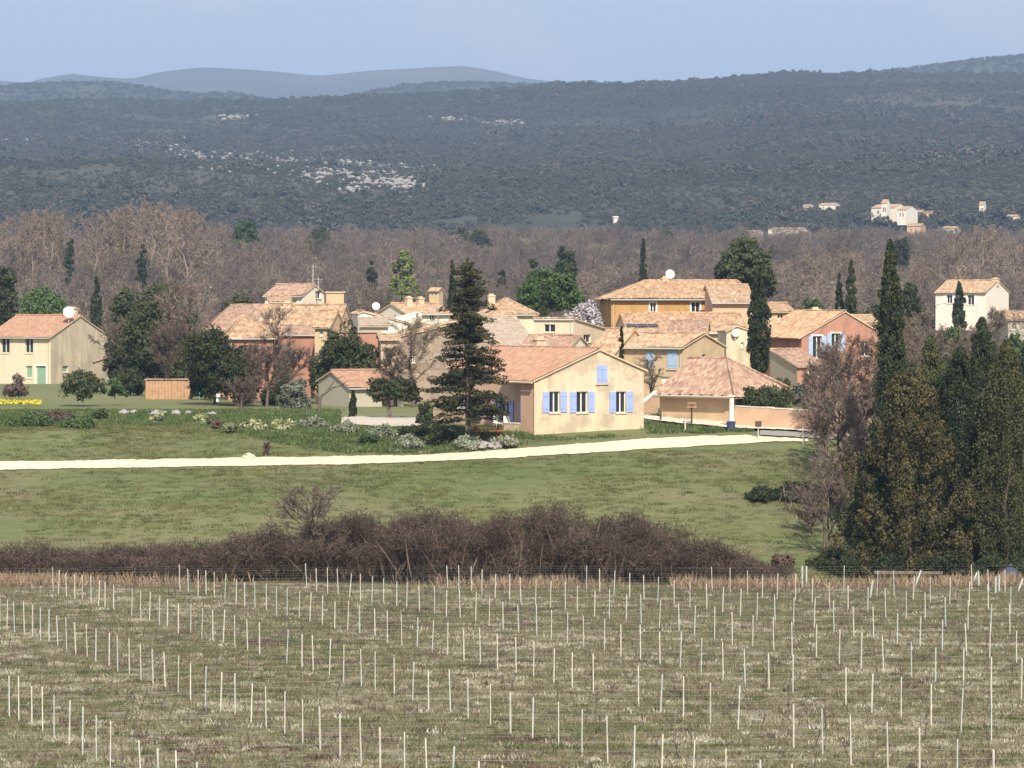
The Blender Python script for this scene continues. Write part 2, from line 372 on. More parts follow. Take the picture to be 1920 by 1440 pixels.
def cone_arr(h, r, k, per, size):
    """wide ragged juniper: separate plumes thrown outward and upward over a dense inner mass"""
    out = []
    for kk, lo, hi, cs, pp in ((k, .72, 1.08, .46, per), (k // 2, .05, .6, .75, per)):
        z = rng.uniform(0, 1, kk) ** 1.1; prof = np.maximum((1 - z) ** .55, .03); an = rng.uniform(0, 2 * PI, kk)
        lobes = 1 + .16 * np.sin(an * 5 + z * 9) + .14 * np.sin(an * 3 - z * 14)
        rad = rng.uniform(lo, hi, kk) * prof * r * lobes * .92
        C = np.stack([np.cos(an) * rad, np.sin(an) * rad, z * h * .96 + .1], 1)
        for q in range(2):                                           # each plume: a lower body and a tip reaching out and up
            sh = (np.stack([np.cos(an), np.sin(an), np.full(kk, 1.5)], 1)) * cs * .55 * q
            out.append(clumps(C + sh, np.stack([np.full(kk, cs)] * 2 + [np.full(kk, cs * 1.25)], 1) * rng.uniform(.55, 1.1, (kk, 1)) * (1 - .45 * q), int(pp * (1 - .5 * q)), size, .5, up=1.0))
    return join(*out)
def conifer_arr(h, r, k, per, size):
    C = []; R = []; lv = int(h * 1.7); seg = []
    for i in range(lv):
        z = h * (.10 + .88 * i / lv); ll = r * (1 - (i / lv)) ** .55
        for b in range(rng.integers(9, 14)):
            an = rng.uniform(0, 2 * PI); lb = ll * rng.uniform(.5, 1.12) + .12; zz = z + rng.uniform(-.4, .4)
            seg.append(((0, 0, zz), (math.cos(an) * lb, math.sin(an) * lb, zz - lb * .12 + .1), .05, .015))
            for g in np.arange(.3, 1.01, .5 / max(.6, lb)):
                C.append((math.cos(an) * lb * g + rng.normal(0, .1), math.sin(an) * lb * g + rng.normal(0, .1), zz - lb * g * .12 + .12 + rng.normal(0, .06)))
                s = rng.uniform(.28, .52); R.append((s, s, s * .42))
    C.append((0, 0, h * .985)); R.append((.12, .12, .35))
    return clumps(C, R, per, size, .5), seg
def dome_arr(h, r, k, per, size, flat=.55, base=.35, lump=.3, lobes=0):
    """rounded crown (pines, olives, evergreens): leaf clumps over several overlapping lobes"""
    n = lobes or int(np.clip(3 + r * 1.1, 4, 9)); z0 = h * base; hh = h - z0; L0 = []
    for i in range(n):
        an = 2 * PI * i / n + rng.uniform(-.5, .5); f = rng.uniform(.12, .80) if i else .82; q = r * .62 * (1 - f * .55) * rng.uniform(.55, 1.1) * (i > 0)
        L0.append((math.cos(an) * q, math.sin(an) * q, z0 + hh * (.08 + f * .70), r * rng.uniform(.42, .66) * (1.1 - .35 * f), hh * rng.uniform(.17, .26)))
    L0 = np.array(L0); i = rng.integers(0, n, k); d = rdir(k); rad = rng.uniform(.25, 1, (k, 1)) ** .4
    C = L0[i, :3] + d * rad * np.stack([L0[i, 3], L0[i, 3], L0[i, 4]], 1); C[:, 2] = np.clip(C[:, 2], .15, h * .985)
    s = np.clip(r * .21, .13, .95); R = np.stack([np.full(k, s)] * 2 + [np.full(k, s * flat * 1.2)], 1) * rng.uniform(.55, 1.3, (k, 1))
    return clumps(C, R, per, size, .55)

def umbrella_arr(h, r, k, per, size):
    an = rng.uniform(0, 2 * PI, k); q = np.sqrt(rng.uniform(0, 1, k)) * (1 + .10 * np.sin(an * 5) + .07 * np.sin(an * 9 + 1)); f = rng.uniform(0, 1, k) ** .45
    s = r * .16; z = h * .62 + (h * .36 - s * .5) * np.sqrt(np.clip(1 - q ** 2 * .92, 0, 1)) * f - h * .06 * rng.uniform(0, 1, k)
    C = np.stack([np.cos(an) * q * r * .9, np.sin(an) * q * r * .9, z], 1); R = np.stack([np.full(k, s)] * 2 + [np.full(k, s * .75)], 1) * rng.uniform(.6, 1.3, (k, 1))
    return clumps(C, R, per, size, .5)
def trunk_arr(h, r, n=5, lean=.03, limbs=0, lr=0):
    seg = []; p = np.zeros(3)
    p[2] = -.3
    for i in range(n):
        q = np.array([*(rng.normal(0, lean * h, 2) * (i + 1) / n), h * (i + 1) / n]); seg.append((p, q, r * (1.15 - i / n * .6), r * (1.15 - (i + 1) / n * .6))); p = q
    for k in range(limbs):
        an = 2 * PI * (k + rng.uniform(-.3, .3)) / limbs; b = np.array([0, 0, h * rng.uniform(.55, .98)])
        seg.append((b, b + np.array([math.cos(an) * lr, math.sin(an) * lr, lr * rng.uniform(.5, 1.0)]), r * .5, r * .18))
    return tubes(seg, 6)
def tree_obj(name, loc, label, cat, group, crown, cm, trunk=None, tm='bark', rz=0, crown_name='crown', trunk_name='trunk'):
    o = empty(name, loc, rz, label, cat, group)
    if trunk is not None: link(trunk_name, np_mesh(trunk_name, trunk[0], trunk[1], M[tm], trunk[2]), o)
    if crown is not None: link(crown_name, np_mesh(crown_name, crown[0], crown[1], M[cm], crown[2]), o)
    return o
def tree_at(kind, px, D, top, hw, label, name=None, mat=None, base=None, group=None, dens=1.0, cat=None):
    """a tree whose foot stands on the ground at distance D, sized from the photograph"""
    x, y, z = foot(px, D); s = F / D; h = zpx(top, D) - z; r = hw / s
    if base is not None: z = zpx(base, D); h = zpx(top, D) - z
    if h < .4: print('short', kind, px, D, top, round(h, 2)); h = .5
    loc = (x, y, z); ls = max(.055, 2.0 / s)                      # leaf size follows the tree's size in the photo
    if kind == 'cypress':
        k = int(np.clip(h * r * 17, 60, 420) * dens); per = 64
        return tree_obj(name or 'cypress', loc, label, cat or 'tree', group, cypress_arr(h, r, k, per, ls * .8), mat or 'cyp', trunk_arr(h * .5, max(.1, h * .012)))
    if kind == 'juniper':
        return tree_obj(name or 'juniper', loc, label, cat or 'tree', group, cone_arr(h, r, int(190 * dens), 90, ls * .9), mat or 'cyp_brown', trunk_arr(h * .22, .16))
    if kind == 'conifer':
        cr_, seg = conifer_arr(h, r, 0, 44, ls * .85); w = trunk_arr(h * .95, .2, 6, .006); t2 = tubes(seg, 4)
        return tree_obj(name or 'conifer', loc, label, cat or 'tree', group, cr_, mat or 'conifer', join(w, t2))
    if kind == 'umbrella':
        cr_ = umbrella_arr(h, r, int(230 * dens), 60, ls)
        return tree_obj(name or 'umbrella_pine', loc, label, cat or 'tree', group, cr_, mat or 'pine', trunk_arr(h * .55, .22, 5, .02, 6, r * .55))
    if kind == 'round':
        cr_ = dome_arr(h, r, int(np.clip(r * r * 26, 60, 240) * dens), 70, ls, .9, .03, .32)
        return tree_obj(name or 'evergreen_tree', loc, label, cat or 'tree', group, cr_, mat or 'dark_ev', trunk_arr(h * .35, max(.08, h * .018), 4, .03, 5, r * .5))
    if kind == 'bush':
        cr_ = dome_arr(h, r, int(np.clip(r * r * 30, 24, 120) * dens), 50, ls * .9, .9, -.1, .3)
        return tree_obj(name or 'shrub', loc, label, cat or 'shrub', group, cr_, mat or 'green', trunk_arr(h * .4, .05, 3, .02, 5, r * .5), trunk_name='stem', crown_name='foliage')
    if kind == 'bare':
        w, tw = bare(h, r, 1, max(.016, .55 / s), int(14 * dens), 20, 7)
        return tree_obj(name or 'bare_tree', loc, label, cat or 'tree', group, tw, mat or 'twig', w)
    if kind == 'multibare':
        w, tw = bare(h, r, 3, max(.02, .6 / s), int(8 * dens), 21, 6, .7)
        return tree_obj(name or 'bare_tree', loc, label, cat or 'tree', group, tw, mat or 'twig', w)

def scatter(name, pts, rot, scl, idx, meshes, kind='stuff', label=None):
    """one object: mesh variants instanced on points"""
    src = bpy.data.collections.new(name + '_source')
    for i, me in enumerate(meshes): src.objects.link(bpy.data.objects.new('%s_%02d' % (name, i), me))
    me = bpy.data.meshes.new(name); pts = np.asarray(pts, np.float32); me.vertices.add(len(pts)); me.vertices.foreach_set('co', pts.ravel())
    for nm, typ, dat, key in (('rot', 'FLOAT', rot, 'value'), ('scl', 'FLOAT_VECTOR', scl, 'vector'), ('idx', 'INT', idx, 'value')):
        a = me.attributes.new(nm, typ, 'POINT'); a.data.foreach_set(key, np.asarray(dat, np.int32 if typ == 'INT' else np.float32).ravel())
    o = link(name, me); g = bpy.data.node_groups.new(name, 'GeometryNodeTree')
    g.interface.new_socket('Geometry', in_out='INPUT', socket_type='NodeSocketGeometry'); g.interface.new_socket('Geometry', in_out='OUTPUT', socket_type='NodeSocketGeometry')
    N = g.nodes.new; gi = N('NodeGroupInput'); go = N('NodeGroupOutput'); ip = N('GeometryNodeInstanceOnPoints'); ci = N('GeometryNodeCollectionInfo')
    ci.inputs['Collection'].default_value = src; ci.inputs['Separate Children'].default_value = True; ci.inputs['Reset Children'].default_value = True
    ip.inputs['Pick Instance'].default_value = True; K = g.links.new
    def attr(nm, typ):
        a = N('GeometryNodeInputNamedAttribute'); a.data_type = typ; a.inputs['Name'].default_value = nm
        return [q for q in a.outputs if q.enabled][0]
    cx = N('ShaderNodeCombineXYZ'); K(attr('rot', 'FLOAT'), cx.inputs['Z']); K(cx.outputs[0], ip.inputs['Rotation'])
    K(attr('scl', 'FLOAT_VECTOR'), ip.inputs['Scale']); K(attr('idx', 'INT'), ip.inputs['Instance Index'])
    K(gi.outputs[0], ip.inputs['Points']); K(ci.outputs[0], ip.inputs['Instance']); K(ip.outputs[0], go.inputs[0])
    md = o.modifiers.new('scatter', 'NODES'); md.node_group = g; o['kind'] = kind
    if label: o['label'] = label
    return o

# ------------------------------------------------------------------ building kit
def along(o, d, px):
    k = (px - 960) / F; return (k * o[1] - o[0]) / (d[0] - k * d[1])
def roof_plane(m, slab, O, U, Lh, V, S, hl=0, hr=0):
    O = Vector(O); U = Vector(U).normalized(); V = Vector(V).normalized(); N = U.cross(V).normalized()
    if N.z < 0: N = -N
    n = max(4, round(Lh / .11)); rows = max(2, math.ceil(S / .75)); jr = rng.normal(0, .016, (rows + 1, n + 1)) + vnoise(np.arange(n + 1)[None, :] * .11 + rng.uniform(0, 99), np.arange(rows + 1)[:, None] * .75 + np.zeros((1, n + 1)), 2.3) * .13
    idx = []; n0 = len(m.v)
    for j in range(n + 1):
        u = Lh * j / n; vt = S * max(.0005, min(1, u / hl if hl > .01 else 1, (Lh - u) / hr if hr > .01 else 1))
        for i in range(rows + 1):
            v = vt * i / rows
            m.v.append(tuple(O + U * u + V * v + N * (.06 + (.035 if j % 2 else -.02) + jr[i, j]))); idx.append((u, v))
    for j in range(n):
        for i in range(rows):
            q = [j * (rows + 1) + i, (j + 1) * (rows + 1) + i, (j + 1) * (rows + 1) + i + 1, j * (rows + 1) + i + 1]
            m.f.append(tuple(n0 + a for a in q)); m.uv.append([idx[a] for a in q])
    P = [O, O + U * Lh, O + U * (Lh - hr) + V * S, O + U * hl + V * S]
    if (P[2] - P[3]).length < .02: P = P[:3]
    a = [p + N * .03 for p in P]; b = [p - N * .06 for p in P]
    slab.poly(b[::-1])
    for k in range(len(a)): slab.poly([b[k], b[(k + 1) % len(a)], a[(k + 1) % len(a)], a[k]])
    return P
class House:
    def __init__(s, name, label, D, cx, rot, lx, rx, ey, base=None, wall='cream', roof='tile_old', ridge='x', a=.5, apy=None, bey=None,
                 hip=(0, 0), hipf=False, d=None, w=None, ov=.35, og=.15, cat='house', group=None, top=None, apx=None, he2=None, walls='flrb', ridge_cap=True, split=None):
        rot = math.radians(rot); s.rot = rot; X = (math.cos(rot), math.sin(rot)); Y = (-math.sin(rot), math.cos(rot))
        c = (xpx(cx, D), D)
        if rot >= 0:
            O = c; s.w = w or along(O, X, rx); s.d = d or along(O, Y, lx)
        else:
            wl = w or -along(c, X, lx); O = (c[0] - X[0] * wl, c[1] - X[1] * wl); s.w = wl; s.d = d or along(c, Y, rx)
        s.O = O; s.X = X; s.Y = Y
        cs = [(O[0] + X[0] * i * s.w + Y[0] * j * s.d, O[1] + X[1] * i * s.w + Y[1] * j * s.d) for i in (0, 1) for j in (0, 1)]
        zb = min(h1(*q) for q in cs); s.zb = zpx(base, D) if base else zb - .15
        hf = zpx(ey, D) - s.zb; w_, d_ = s.w, s.d
        s.o = empty(name, (O[0], O[1], s.zb), rot, label, cat, group)
        def wy(p): return O[1] + X[1] * p[0] + Y[1] * p[1]
        xc = 0 if rot >= 0 else w_                                       # the anchored corner in local x
        if ridge == 'x':
            hr = zpx(apy or ey, wy((xc, a * d_))) - s.zb; hb = zpx(bey, wy((xc, d_))) - s.zb if bey else hr - (hr - hf) * (1 - a) / max(a, .05) if a < .97 else hr
            if a < .05: hb = zpx(bey, wy((xc, d_))) - s.zb
            prof = {'f': [(0, hf), (w_, hf)], 'b': [(0, hb), (w_, hb)]}
            side = [(0, hf), (a * d_, hr), (d_, hb)] if .03 < a < .97 else [(0, hf), (d_, hb if a < .5 else hr)]
            if a <= .03: side = [(0, hf), (d_, hb)]
            prof['l'] = side if not hip[0] else [(0, hf), (d_, hf)]; prof['r'] = side if not hip[1] else [(0, hf), (d_, hf)]
            if hip[0] or hip[1]: hb = hf; prof['b'] = prof['f']
        elif ridge == 'y':
            at = along(O, X, apx) if apx else a * w_; a = at / w_
            hr = zpx(apy, wy((at, 0))) - s.zb; h2 = zpx(he2, wy((w_ if rot >= 0 else 0, 0))) - s.zb if he2 else hf
            hl_, hr_ = (hf, h2) if rot >= 0 else (h2, hf)
            gab = [(0, hl_), (at, hr), (w_, hr_)]; prof = {'f': gab, 'b': gab, 'l': [(0, hl_), (d_, hl_)], 'r': [(0, hr_), (d_, hr_)]}
        else:
            prof = {k: [(0, hf), (w_ if k in 'fb' else d_, hf)] for k in 'flrb'}
        s.prof = prof; s.ops = {k: [] for k in 'flrb'}; s.wm = wall; s.rm = roof; s.walls = walls; s.wmf = {}
        # roof
        s.roof = None
        if ridge == 'x' and s.w > 3.5 and D < 360:
            g = MB(); yy = -ov * .93; zz = hf - ov * .42 - .03; g.tube((-.1, yy, zz), (w_ + .1, yy, zz), .065, .065, 6); xd = .25 if rot >= 0 else w_ - .25
            g.tube((xd, yy, zz), (xd, -.06, zz - .35), .04, .04, 5); g.tube((xd, -.06, zz - .35), (xd, -.06, -.3), .04, .04, 5); g.build('gutter', M['metal'], s.o)
        if ridge in 'xy':
            m = MB(); sl_ = MB(); caps = []
            if ridge == 'x':
                k1 = math.hypot(a * d_, hr - hf); v1 = Vector((0, a * d_, hr - hf)) / max(k1, .01)
                k2 = math.hypot((1 - a) * d_, hr - hb); v2 = Vector((0, -(1 - a) * d_, hr - hb)) / max(k2, .01)
                gl, gr = (ov if hip[0] else og), (ov if hip[1] else og)
                if a > .03: roof_plane(m, sl_, Vector((-gl, 0, hf)) - v1 * ov, (1, 0, 0), w_ + gl + gr, v1, k1 + ov, hip[0] + gl if hip[0] else 0, hip[1] + gr if hip[1] else 0)
                if a < .97: roof_plane(m, sl_, Vector((w_ + gr, d_, hb)) - v2 * ov, (-1, 0, 0), w_ + gl + gr, v2, k2 + ov, hip[1] + gr if hip[1] else 0, hip[0] + gl if hip[0] else 0)
                for sgn, hp in ((0, hip[0]), (1, hip[1])):
                    if not hp: continue
                    kk = math.hypot(hp, hr - hf); vv = Vector(((1 if sgn == 0 else -1) * hp, 0, hr - hf)) / kk
                    ef = ov
                    Ost = Vector((0 if sgn == 0 else w_, d_ + ef if sgn == 0 else -ef, hf)) - vv * ov
                    roof_plane(m, sl_, Ost, (0, -1 if sgn == 0 else 1, 0), d_ + 2 * ef, vv, kk + ov, ((1 - a) * d_ if sgn == 0 else a * d_) + ef, (a * d_ if sgn == 0 else (1 - a) * d_) + ef)
                caps.append(((hip[0] - (0 if hip[0] else og), a * d_, hr), (w_ - hip[1] + (0 if hip[1] else og), a * d_, hr)))
                if hip[0]: caps += [((-ov, -ov, hf - ov * .4), (hip[0], a * d_, hr)), ((-ov, d_ + ov, hf - ov * .4), (hip[0], a * d_, hr))]
                if hip[1]: caps += [((w_ + ov, -ov, hf - ov * .4), (w_ - hip[1], a * d_, hr)), ((w_ + ov, d_ + ov, hf - ov * .4), (w_ - hip[1], a * d_, hr))]
            else:
                at = a * w_; k1 = math.hypot(at, hr - hl_); v1 = Vector((at, 0, hr - hl_)) / k1
                k2 = math.hypot(w_ - at, hr - hr_); v2 = Vector((-(w_ - at), 0, hr - hr_)) / k2
                if split:                                                # the far part of the left slope stops higher up
                    ki = split[1] * k1 / at
                    roof_plane(m, sl_, Vector((0, d_ + og, hl_)) + v1 * (ki - ov), (0, -1, 0), d_ + og - split[0], v1, k1 + ov - ki)
                    roof_plane(m, sl_, Vector((0, split[0], hl_)) - v1 * ov, (0, -1, 0), split[0] + og, v1, k1 + ov)
                else: roof_plane(m, sl_, Vector((0, d_ + og, hl_)) - v1 * ov, (0, -1, 0), d_ + 2 * og, v1, k1 + ov)
                roof_plane(m, sl_, Vector((w_, -og, hr_)) - v2 * ov, (0, 1, 0), d_ + 2 * og, v2, k2 + ov)
                caps.append(((at, -og, hr), (at, d_ + og, hr)))
            me = m.build('roof', M[roof], s.o); sl_.build('roof_edge', M['chim'] if wall != 'orange' else M['dark_wood'], me); s.roof = me
            if ridge_cap:
                cm_ = MB()
                for p, q in caps:
                    p = Vector(p); q = Vector(q); n = max(2, round((q - p).length / .4))
                    for i in range(n):
                        A = p + (q - p) * (i / n); B = p + (q - p) * ((i + .98) / n); z = Vector((0, 0, .08 + rng.normal(0, .01)))
                        cm_.tube(A + z, B + z + Vector((0, 0, .015)), .11, .095, 6)
                c_ = cm_.build('ridge_cap', M[roof], me); c_['kind'] = 'stuff'
        else:
            t = MB(); t.box(-.12, -.12, hf, w_ + .12, d_ + .12, hf + .12); s.roof = t.build('roof', M[roof], s.o)
        s.hr = hr if ridge in 'xy' else hf; s.hf = hf
    def frame(s, f):
        w, d = s.w, s.d
        o, u, n = {'f': ((0, 0), (1, 0), (0, -1)), 'b': ((w, d), (-1, 0), (0, 1)), 'l': ((0, 0), (0, 1), (-1, 0)), 'r': ((w, 0), (0, 1), (1, 0))}[f]
        return Vector((*o, 0)), Vector((*u, 0)), Vector((*n, 0))
    def loc(s, f, px, py):
        o, u, n = s.frame(f); W = lambda p: (s.O[0] + s.X[0] * p[0] + s.Y[0] * p[1], s.O[1] + s.X[1] * p[0] + s.Y[1] * p[1])
        a = W(o); b = W(o + u); t = along(a, (b[0] - a[0], b[1] - a[1]), px); y = a[1] + (b[1] - a[1]) * t
        return t, zpx(py, y) - s.zb
    def rect(s, f, px):
        a = s.loc(f, px[0], px[3]); b = s.loc(f, px[2], px[1]); b0 = s.loc(f, px[2], px[3])
        return a[0], (a[1] + b0[1]) / 2, b[0], (b[1] + s.loc(f, px[0], px[1])[1]) / 2
    def window(s, f, px, style='plain', shut=None, frame='frame', surround=None, sw=None, panes=2, depth=.16):
        u0, z0, u1, z1 = s.rect(f, px); s.ops[f].append((u0, z0, u1, z1)); o, u, n = s.frame(f); e = .055
        def bar(m, a0, b0, a1, b1, dd, th):
            p = o + u * a0 - n * dd; q = o + u * a1 - n * (dd + th); m.box(min(p.x, q.x), min(p.y, q.y), b0, max(p.x, q.x), max(p.y, q.y), b1)
        m = MB(); bar(m, u0, z0, u0 + e, z1, depth, .06); bar(m, u1 - e, z0, u1, z1, depth, .06); bar(m, u0 + e, z1 - e, u1 - e, z1, depth, .06); bar(m, u0 + e, z0, u1 - e, z0 + e, depth, .06)
        for k in range(1, panes):
            c = u0 + (u1 - u0) * k / panes; bar(m, c - e * .8, z0 + e, c + e * .8, z1 - e, depth - .004, .06)
        nm = 'door' if style == 'door' else 'window'
        wo_ = m.build(nm, M[frame], s.o)
        if style in ('door', 'closed'):
            g = MB(); bar(g, u0 + e, z0 + e, u1 - e, z1 - e, depth + .01, .04); g.build('panel', M[shut or 'dark_wood'], wo_)
        else:
            for k in range(panes):
                a0 = u0 + (u1 - u0) * k / panes; a1 = u0 + (u1 - u0) * (k + 1) / panes
                g = MB(); bar(g, a0 + e * .8, z0 + e, a1 - e * .8, z1 - e, depth + .02, .015); g.build('pane', M['glass'], wo_)
        b = MB(); bar(b, u0 - .06, z0 - .09, u1 + .06, z0 - .004, -.06, .2); b.build('sill', M['chim'], wo_)
        if shut and style == 'plain':
            ww = sw or (u1 - u0) * .55
            for a0, a1 in ((u0 - ww - .03, u0 - .03), (u1 + .03, u1 + ww + .03)):
                h = MB(); bar(h, a0, z0 + .02, a1, z1 - .02, -.055, .045)
                for zz in (z0 + (z1 - z0) * .2, z0 + (z1 - z0) * .8): bar(h, a0 + .03, zz - .04, a1 - .03, zz + .04, -.075, .025)
                h.build('shutter', M[shut], s.o)
        if surround:
            h = MB(); t_ = .14
            bar(h, u0 - t_, z0 - .004, u0 - .004, z1 + t_, -.02, .05); bar(h, u1 + .004, z0 - .004, u1 + t_, z1 + t_, -.02, .05); bar(h, u0, z1 + .004, u1, z1 + t_, -.02, .05)
            h.build('window_surround', M[surround], s.o)
    def shutter_closed(s, f, px, mat):
        u0, z0, u1, z1 = s.rect(f, px); o, u, n = s.frame(f)
        h = MB()
        def bar(a0, b0, a1, b1, dd, th):
            p = o + u * a0 - n * dd; q = o + u * a1 - n * (dd + th); h.box(min(p.x, q.x), min(p.y, q.y), b0, max(p.x, q.x), max(p.y, q.y), b1)
        c = (u0 + u1) / 2; bar(u0, z0, c - .012, z1, -.06, .055); bar(c + .012, z0, u1, z1, -.06, .055)
        for zz in (.2, .8): bar(u0 + .03, z0 + (z1 - z0) * zz - .04, u1 - .03, z0 + (z1 - z0) * zz + .04, -.08, .018)
        h.build('shutter', M[mat], s.o)
        k = MB(); p = o + u * (u0 - .08) + n * .1; q = o + u * (u1 + .08) - n * .01; k.box(min(p.x, q.x), min(p.y, q.y), z0 - .12, max(p.x, q.x), max(p.y, q.y), z0 - .02); k.build('sill', M['chim'], s.o)
    def done(s):
        mm = {}
        for f in s.walls:
            m = mm.setdefault(s.wmf.get(f, s.wm), MB()); o, u, n = s.frame(f); pr = s.prof[f]; ln = pr[-1][0]; ops = s.ops[f]
            xs = sorted({0.0, ln, *[p[0] for p in pr], *[max(0, min(ln, q)) for op in ops for q in (op[0], op[2])]})
            top = lambda x: float(np.interp(x, [p[0] for p in pr], [p[1] for p in pr]))
            P = lambda x, z, dd=0: o + u * x - n * dd + Vector((0, 0, z))
            for a, b in zip(xs, xs[1:]):
                if b - a < 1e-4: continue
                c = (a + b) / 2; iv = sorted((op[1], op[3]) for op in ops if op[0] < c < op[2]); z = -1.0
                for z0, z1 in iv:
                    m.poly([P(a, z), P(b, z), P(b, z0), P(a, z0)]); z = z1
                m.poly([P(a, z), P(b, z), P(b, top(b)), P(a, top(a))])
            for u0, z0, u1, z1 in ops:
                for (a, za), (b, zb) in (((u0, z0), (u0, z1)), ((u1, z1), (u1, z0)), ((u0, z1), (u1, z1)), ((u1, z0), (u0, z0))):
                    m.poly([P(a, za), P(a, za, .3), P(b, zb, .3), P(b, zb)])
        for k in sorted(mm): mm[k].build('wall', M[k], s.o)
        return s.o
    def chimney(s, px, ptop, fx=.5, w=.55, d=.45, parent=True, pot=True):
        """on the ridge; px is where it stands in the photo"""
        t, _ = s.loc('f', px, 600); yy = fx * s.d
        # shift along the front so that it projects to px at its own depth
        o = (s.O[0] + s.Y[0] * yy, s.O[1] + s.Y[1] * yy); t = along(o, s.X, px); yw = o[1] + s.X[1] * t
        z1 = zpx(ptop, yw) - s.zb; m = MB(); z0 = s.hr - .8
        m.box(t - w / 2, yy - d / 2, z0, t + w / 2, yy + d / 2, z1 - .14); m.box(t - w / 2 - .07, yy - d / 2 - .07, z1 - .14, t + w / 2 + .07, yy + d / 2 + .07, z1 - .04)
        if pot: m.box(t - w / 3, yy - d / 3, z1 - .04, t + w / 3, yy + d / 3, z1 + .12)
        return m.build('chimney', M['chim'], s.roof or s.o), (t, yy, z1)
    def dish(s, px, py, rad, yy):
        o = (s.O[0] + s.Y[0] * yy, s.O[1] + s.Y[1] * yy); t = along(o, s.X, px); yw = o[1] + s.X[1] * t; z = zpx(py, yw) - s.zb
        m = MB(); ax = Matrix.Rotation(-s.rot, 3, 'Z') @ Vector((.25, -.95, .25)).normalized(); a = ax.orthogonal().normalized(); b = ax.cross(a); c = Vector((t, yy, z))
        R = [(0, -.12 * rad), (.5 * rad, -.09 * rad), (.85 * rad, .02 * rad), (rad, .1 * rad)]
        for (r0, q0), (r1, q1) in zip(R, R[1:]):
            for k in range(14):
                A = [2 * PI * k / 14, 2 * PI * (k + 1) / 14]
                m.poly([c + (a * math.cos(g) + b * math.sin(g)) * r + ax * q for r, q, g in ((r0, q0, A[0]), (r0, q0, A[1]), (r1, q1, A[1]), (r1, q1, A[0]))])
        m.tube(c, c + ax * rad * .8, .012, .012, 4)
        m.tube(c - ax * .12 * rad, c - ax * .25 * rad + Vector((0, 0, -rad * 1.7)), .03, .03, 5)
        m.build('satellite_dish', M['plastic_white'], s.o)
# ------------------------------------------------------------------ ground sheets
def ground_mat(name, stops, streak=None, sc=(.35, 2.2), bumpd=.06, patch=None):
    t = NT(name); co = t.coord('World'); a = t.noise(co, sc[0] * .12, 5, .6); b = t.noise(co, sc[1], 6, .7)
    st = t.noise(t.coord('World', (.12, 1.1, 1)), 1.0, 5, .65)
    f = t.mix(.5, a, b); f = t.mix(.35, f, st); t.bump(b, bumpd, 1)
    k = t.ramp(f, stops)
    if patch: k = t.mix(t.ramp(t.noise(t.coord('World', (.5, 1, 1)), .11, 6, .7), [(.45, (0,) * 3), (.7, (.7,) * 3)]), k, patch)
    return t.out(k)
M['vineyard'] = ground_mat('vineyard_ground', [(.37, (.07, .075, .038)), (.45, (.135, .13, .075)), (.53, (.20, .18, .12)), (.62, (.30, .265, .195))], sc=(.5, 3.5))
M['field'] = ground_mat('field_grass', [(.36, (.065, .09, .03)), (.47, (.10, .125, .045)), (.56, (.135, .148, .062)), (.66, (.20, .175, .105))], sc=(.6, 1.6), patch=(.165, .135, .085))
M['earth'] = ground_mat('village_ground', [(.35, (.085, .11, .04)), (.5, (.135, .15, .06)), (.65, (.20, .18, .10))])
M['wood_floor'] = ground_mat('wood_floor', [(.3, (.075, .06, .045)), (.6, (.12, .10, .075))])
M['track'] = ground_mat('limestone_track', [(.35, (.52, .44, .31)), (.6, (.64, .56, .41))], sc=(.6, 4), bumpd=.03)
M['gravel'] = ground_mat('pale_gravel', [(.3, (.36, .32, .26)), (.6, (.50, .45, .37))], sc=(.6, 6), bumpd=.03)
M['asphalt'] = ground_mat('old_asphalt', [(.3, (.20, .19, .18)), (.6, (.28, .265, .25))], sc=(.6, 4), bumpd=.01)
def sheet(name, xs, ys, m, kind='structure', lift=0.0, fn=None):
    X, Y = np.meshgrid(xs, ys); Z = (fn or H)(X, Y) + lift; n, k = len(ys), len(xs)
    i = np.arange(n * k).reshape(n, k); Fq = np.stack([i[:-1, :-1], i[:-1, 1:], i[1:, 1:], i[1:, :-1]], -1).reshape(-1, 4)
    return tag(link(name, np_mesh(name, np.stack([X, Y, Z], -1).reshape(-1, 3), Fq, M[m], smooth=True)), kind=kind)
ax = np.concatenate([np.arange(-400, -70, 15), np.arange(-70, 70, 1.25), np.arange(70, 401, 15)])
sheet('vineyard_ground', ax, np.concatenate([np.arange(-60, 60, 6), np.arange(60, 169, 1.2), [169.0]]), 'vineyard')
sheet('field', ax, np.concatenate([np.arange(169, 214, 1.0), [214.0]]), 'field')
sheet('village_ground', ax, np.concatenate([np.arange(214, 262, 1.5), np.arange(262, 436, 6), [436.0]]), 'earth')
sheet('wood_floor', np.arange(-700, 701, 12), np.concatenate([np.arange(436, 1250, 12), [1250.0]]), 'wood_floor')

RB = [(0, 262, 12, 5), (60, 268, 30, 6), (150, 262, 30, 5), (205, 262, 34, 8), (270, 270, 26, 8), (330, 282, 40, 14), (385, 292, 48, 18), (430, 302, 44, 18), (480, 298, 50, 20), (530, 300, 44, 22), (590, 318, 50, 26), (650, 318, 50, 26), (700, 330, 44, 26), (750, 335, 44, 26), (790, 320, 30, 12), (840, 226, 50, 9), (930, 228, 60, 8), (760, 345, 30, 16), (665, 358, 26, 10), (440, 220, 40, 5)]
def rocky(px, py):
    v = np.zeros_like(px)
    for a, b, c, d in RB: v = np.maximum(v, 1 - np.hypot((px - a) / c, (py - b) / d))
    return v
t = NT('garrigue'); co = t.coord('World'); a = t.noise(co, .004, 6, .6); b = t.noise(co, .03, 6, .7)
k = t.ramp(t.mix(.5, a, b), [(.36, (.030, .036, .025)), (.5, (.045, .049, .034)), (.62, (.075, .068, .05))])
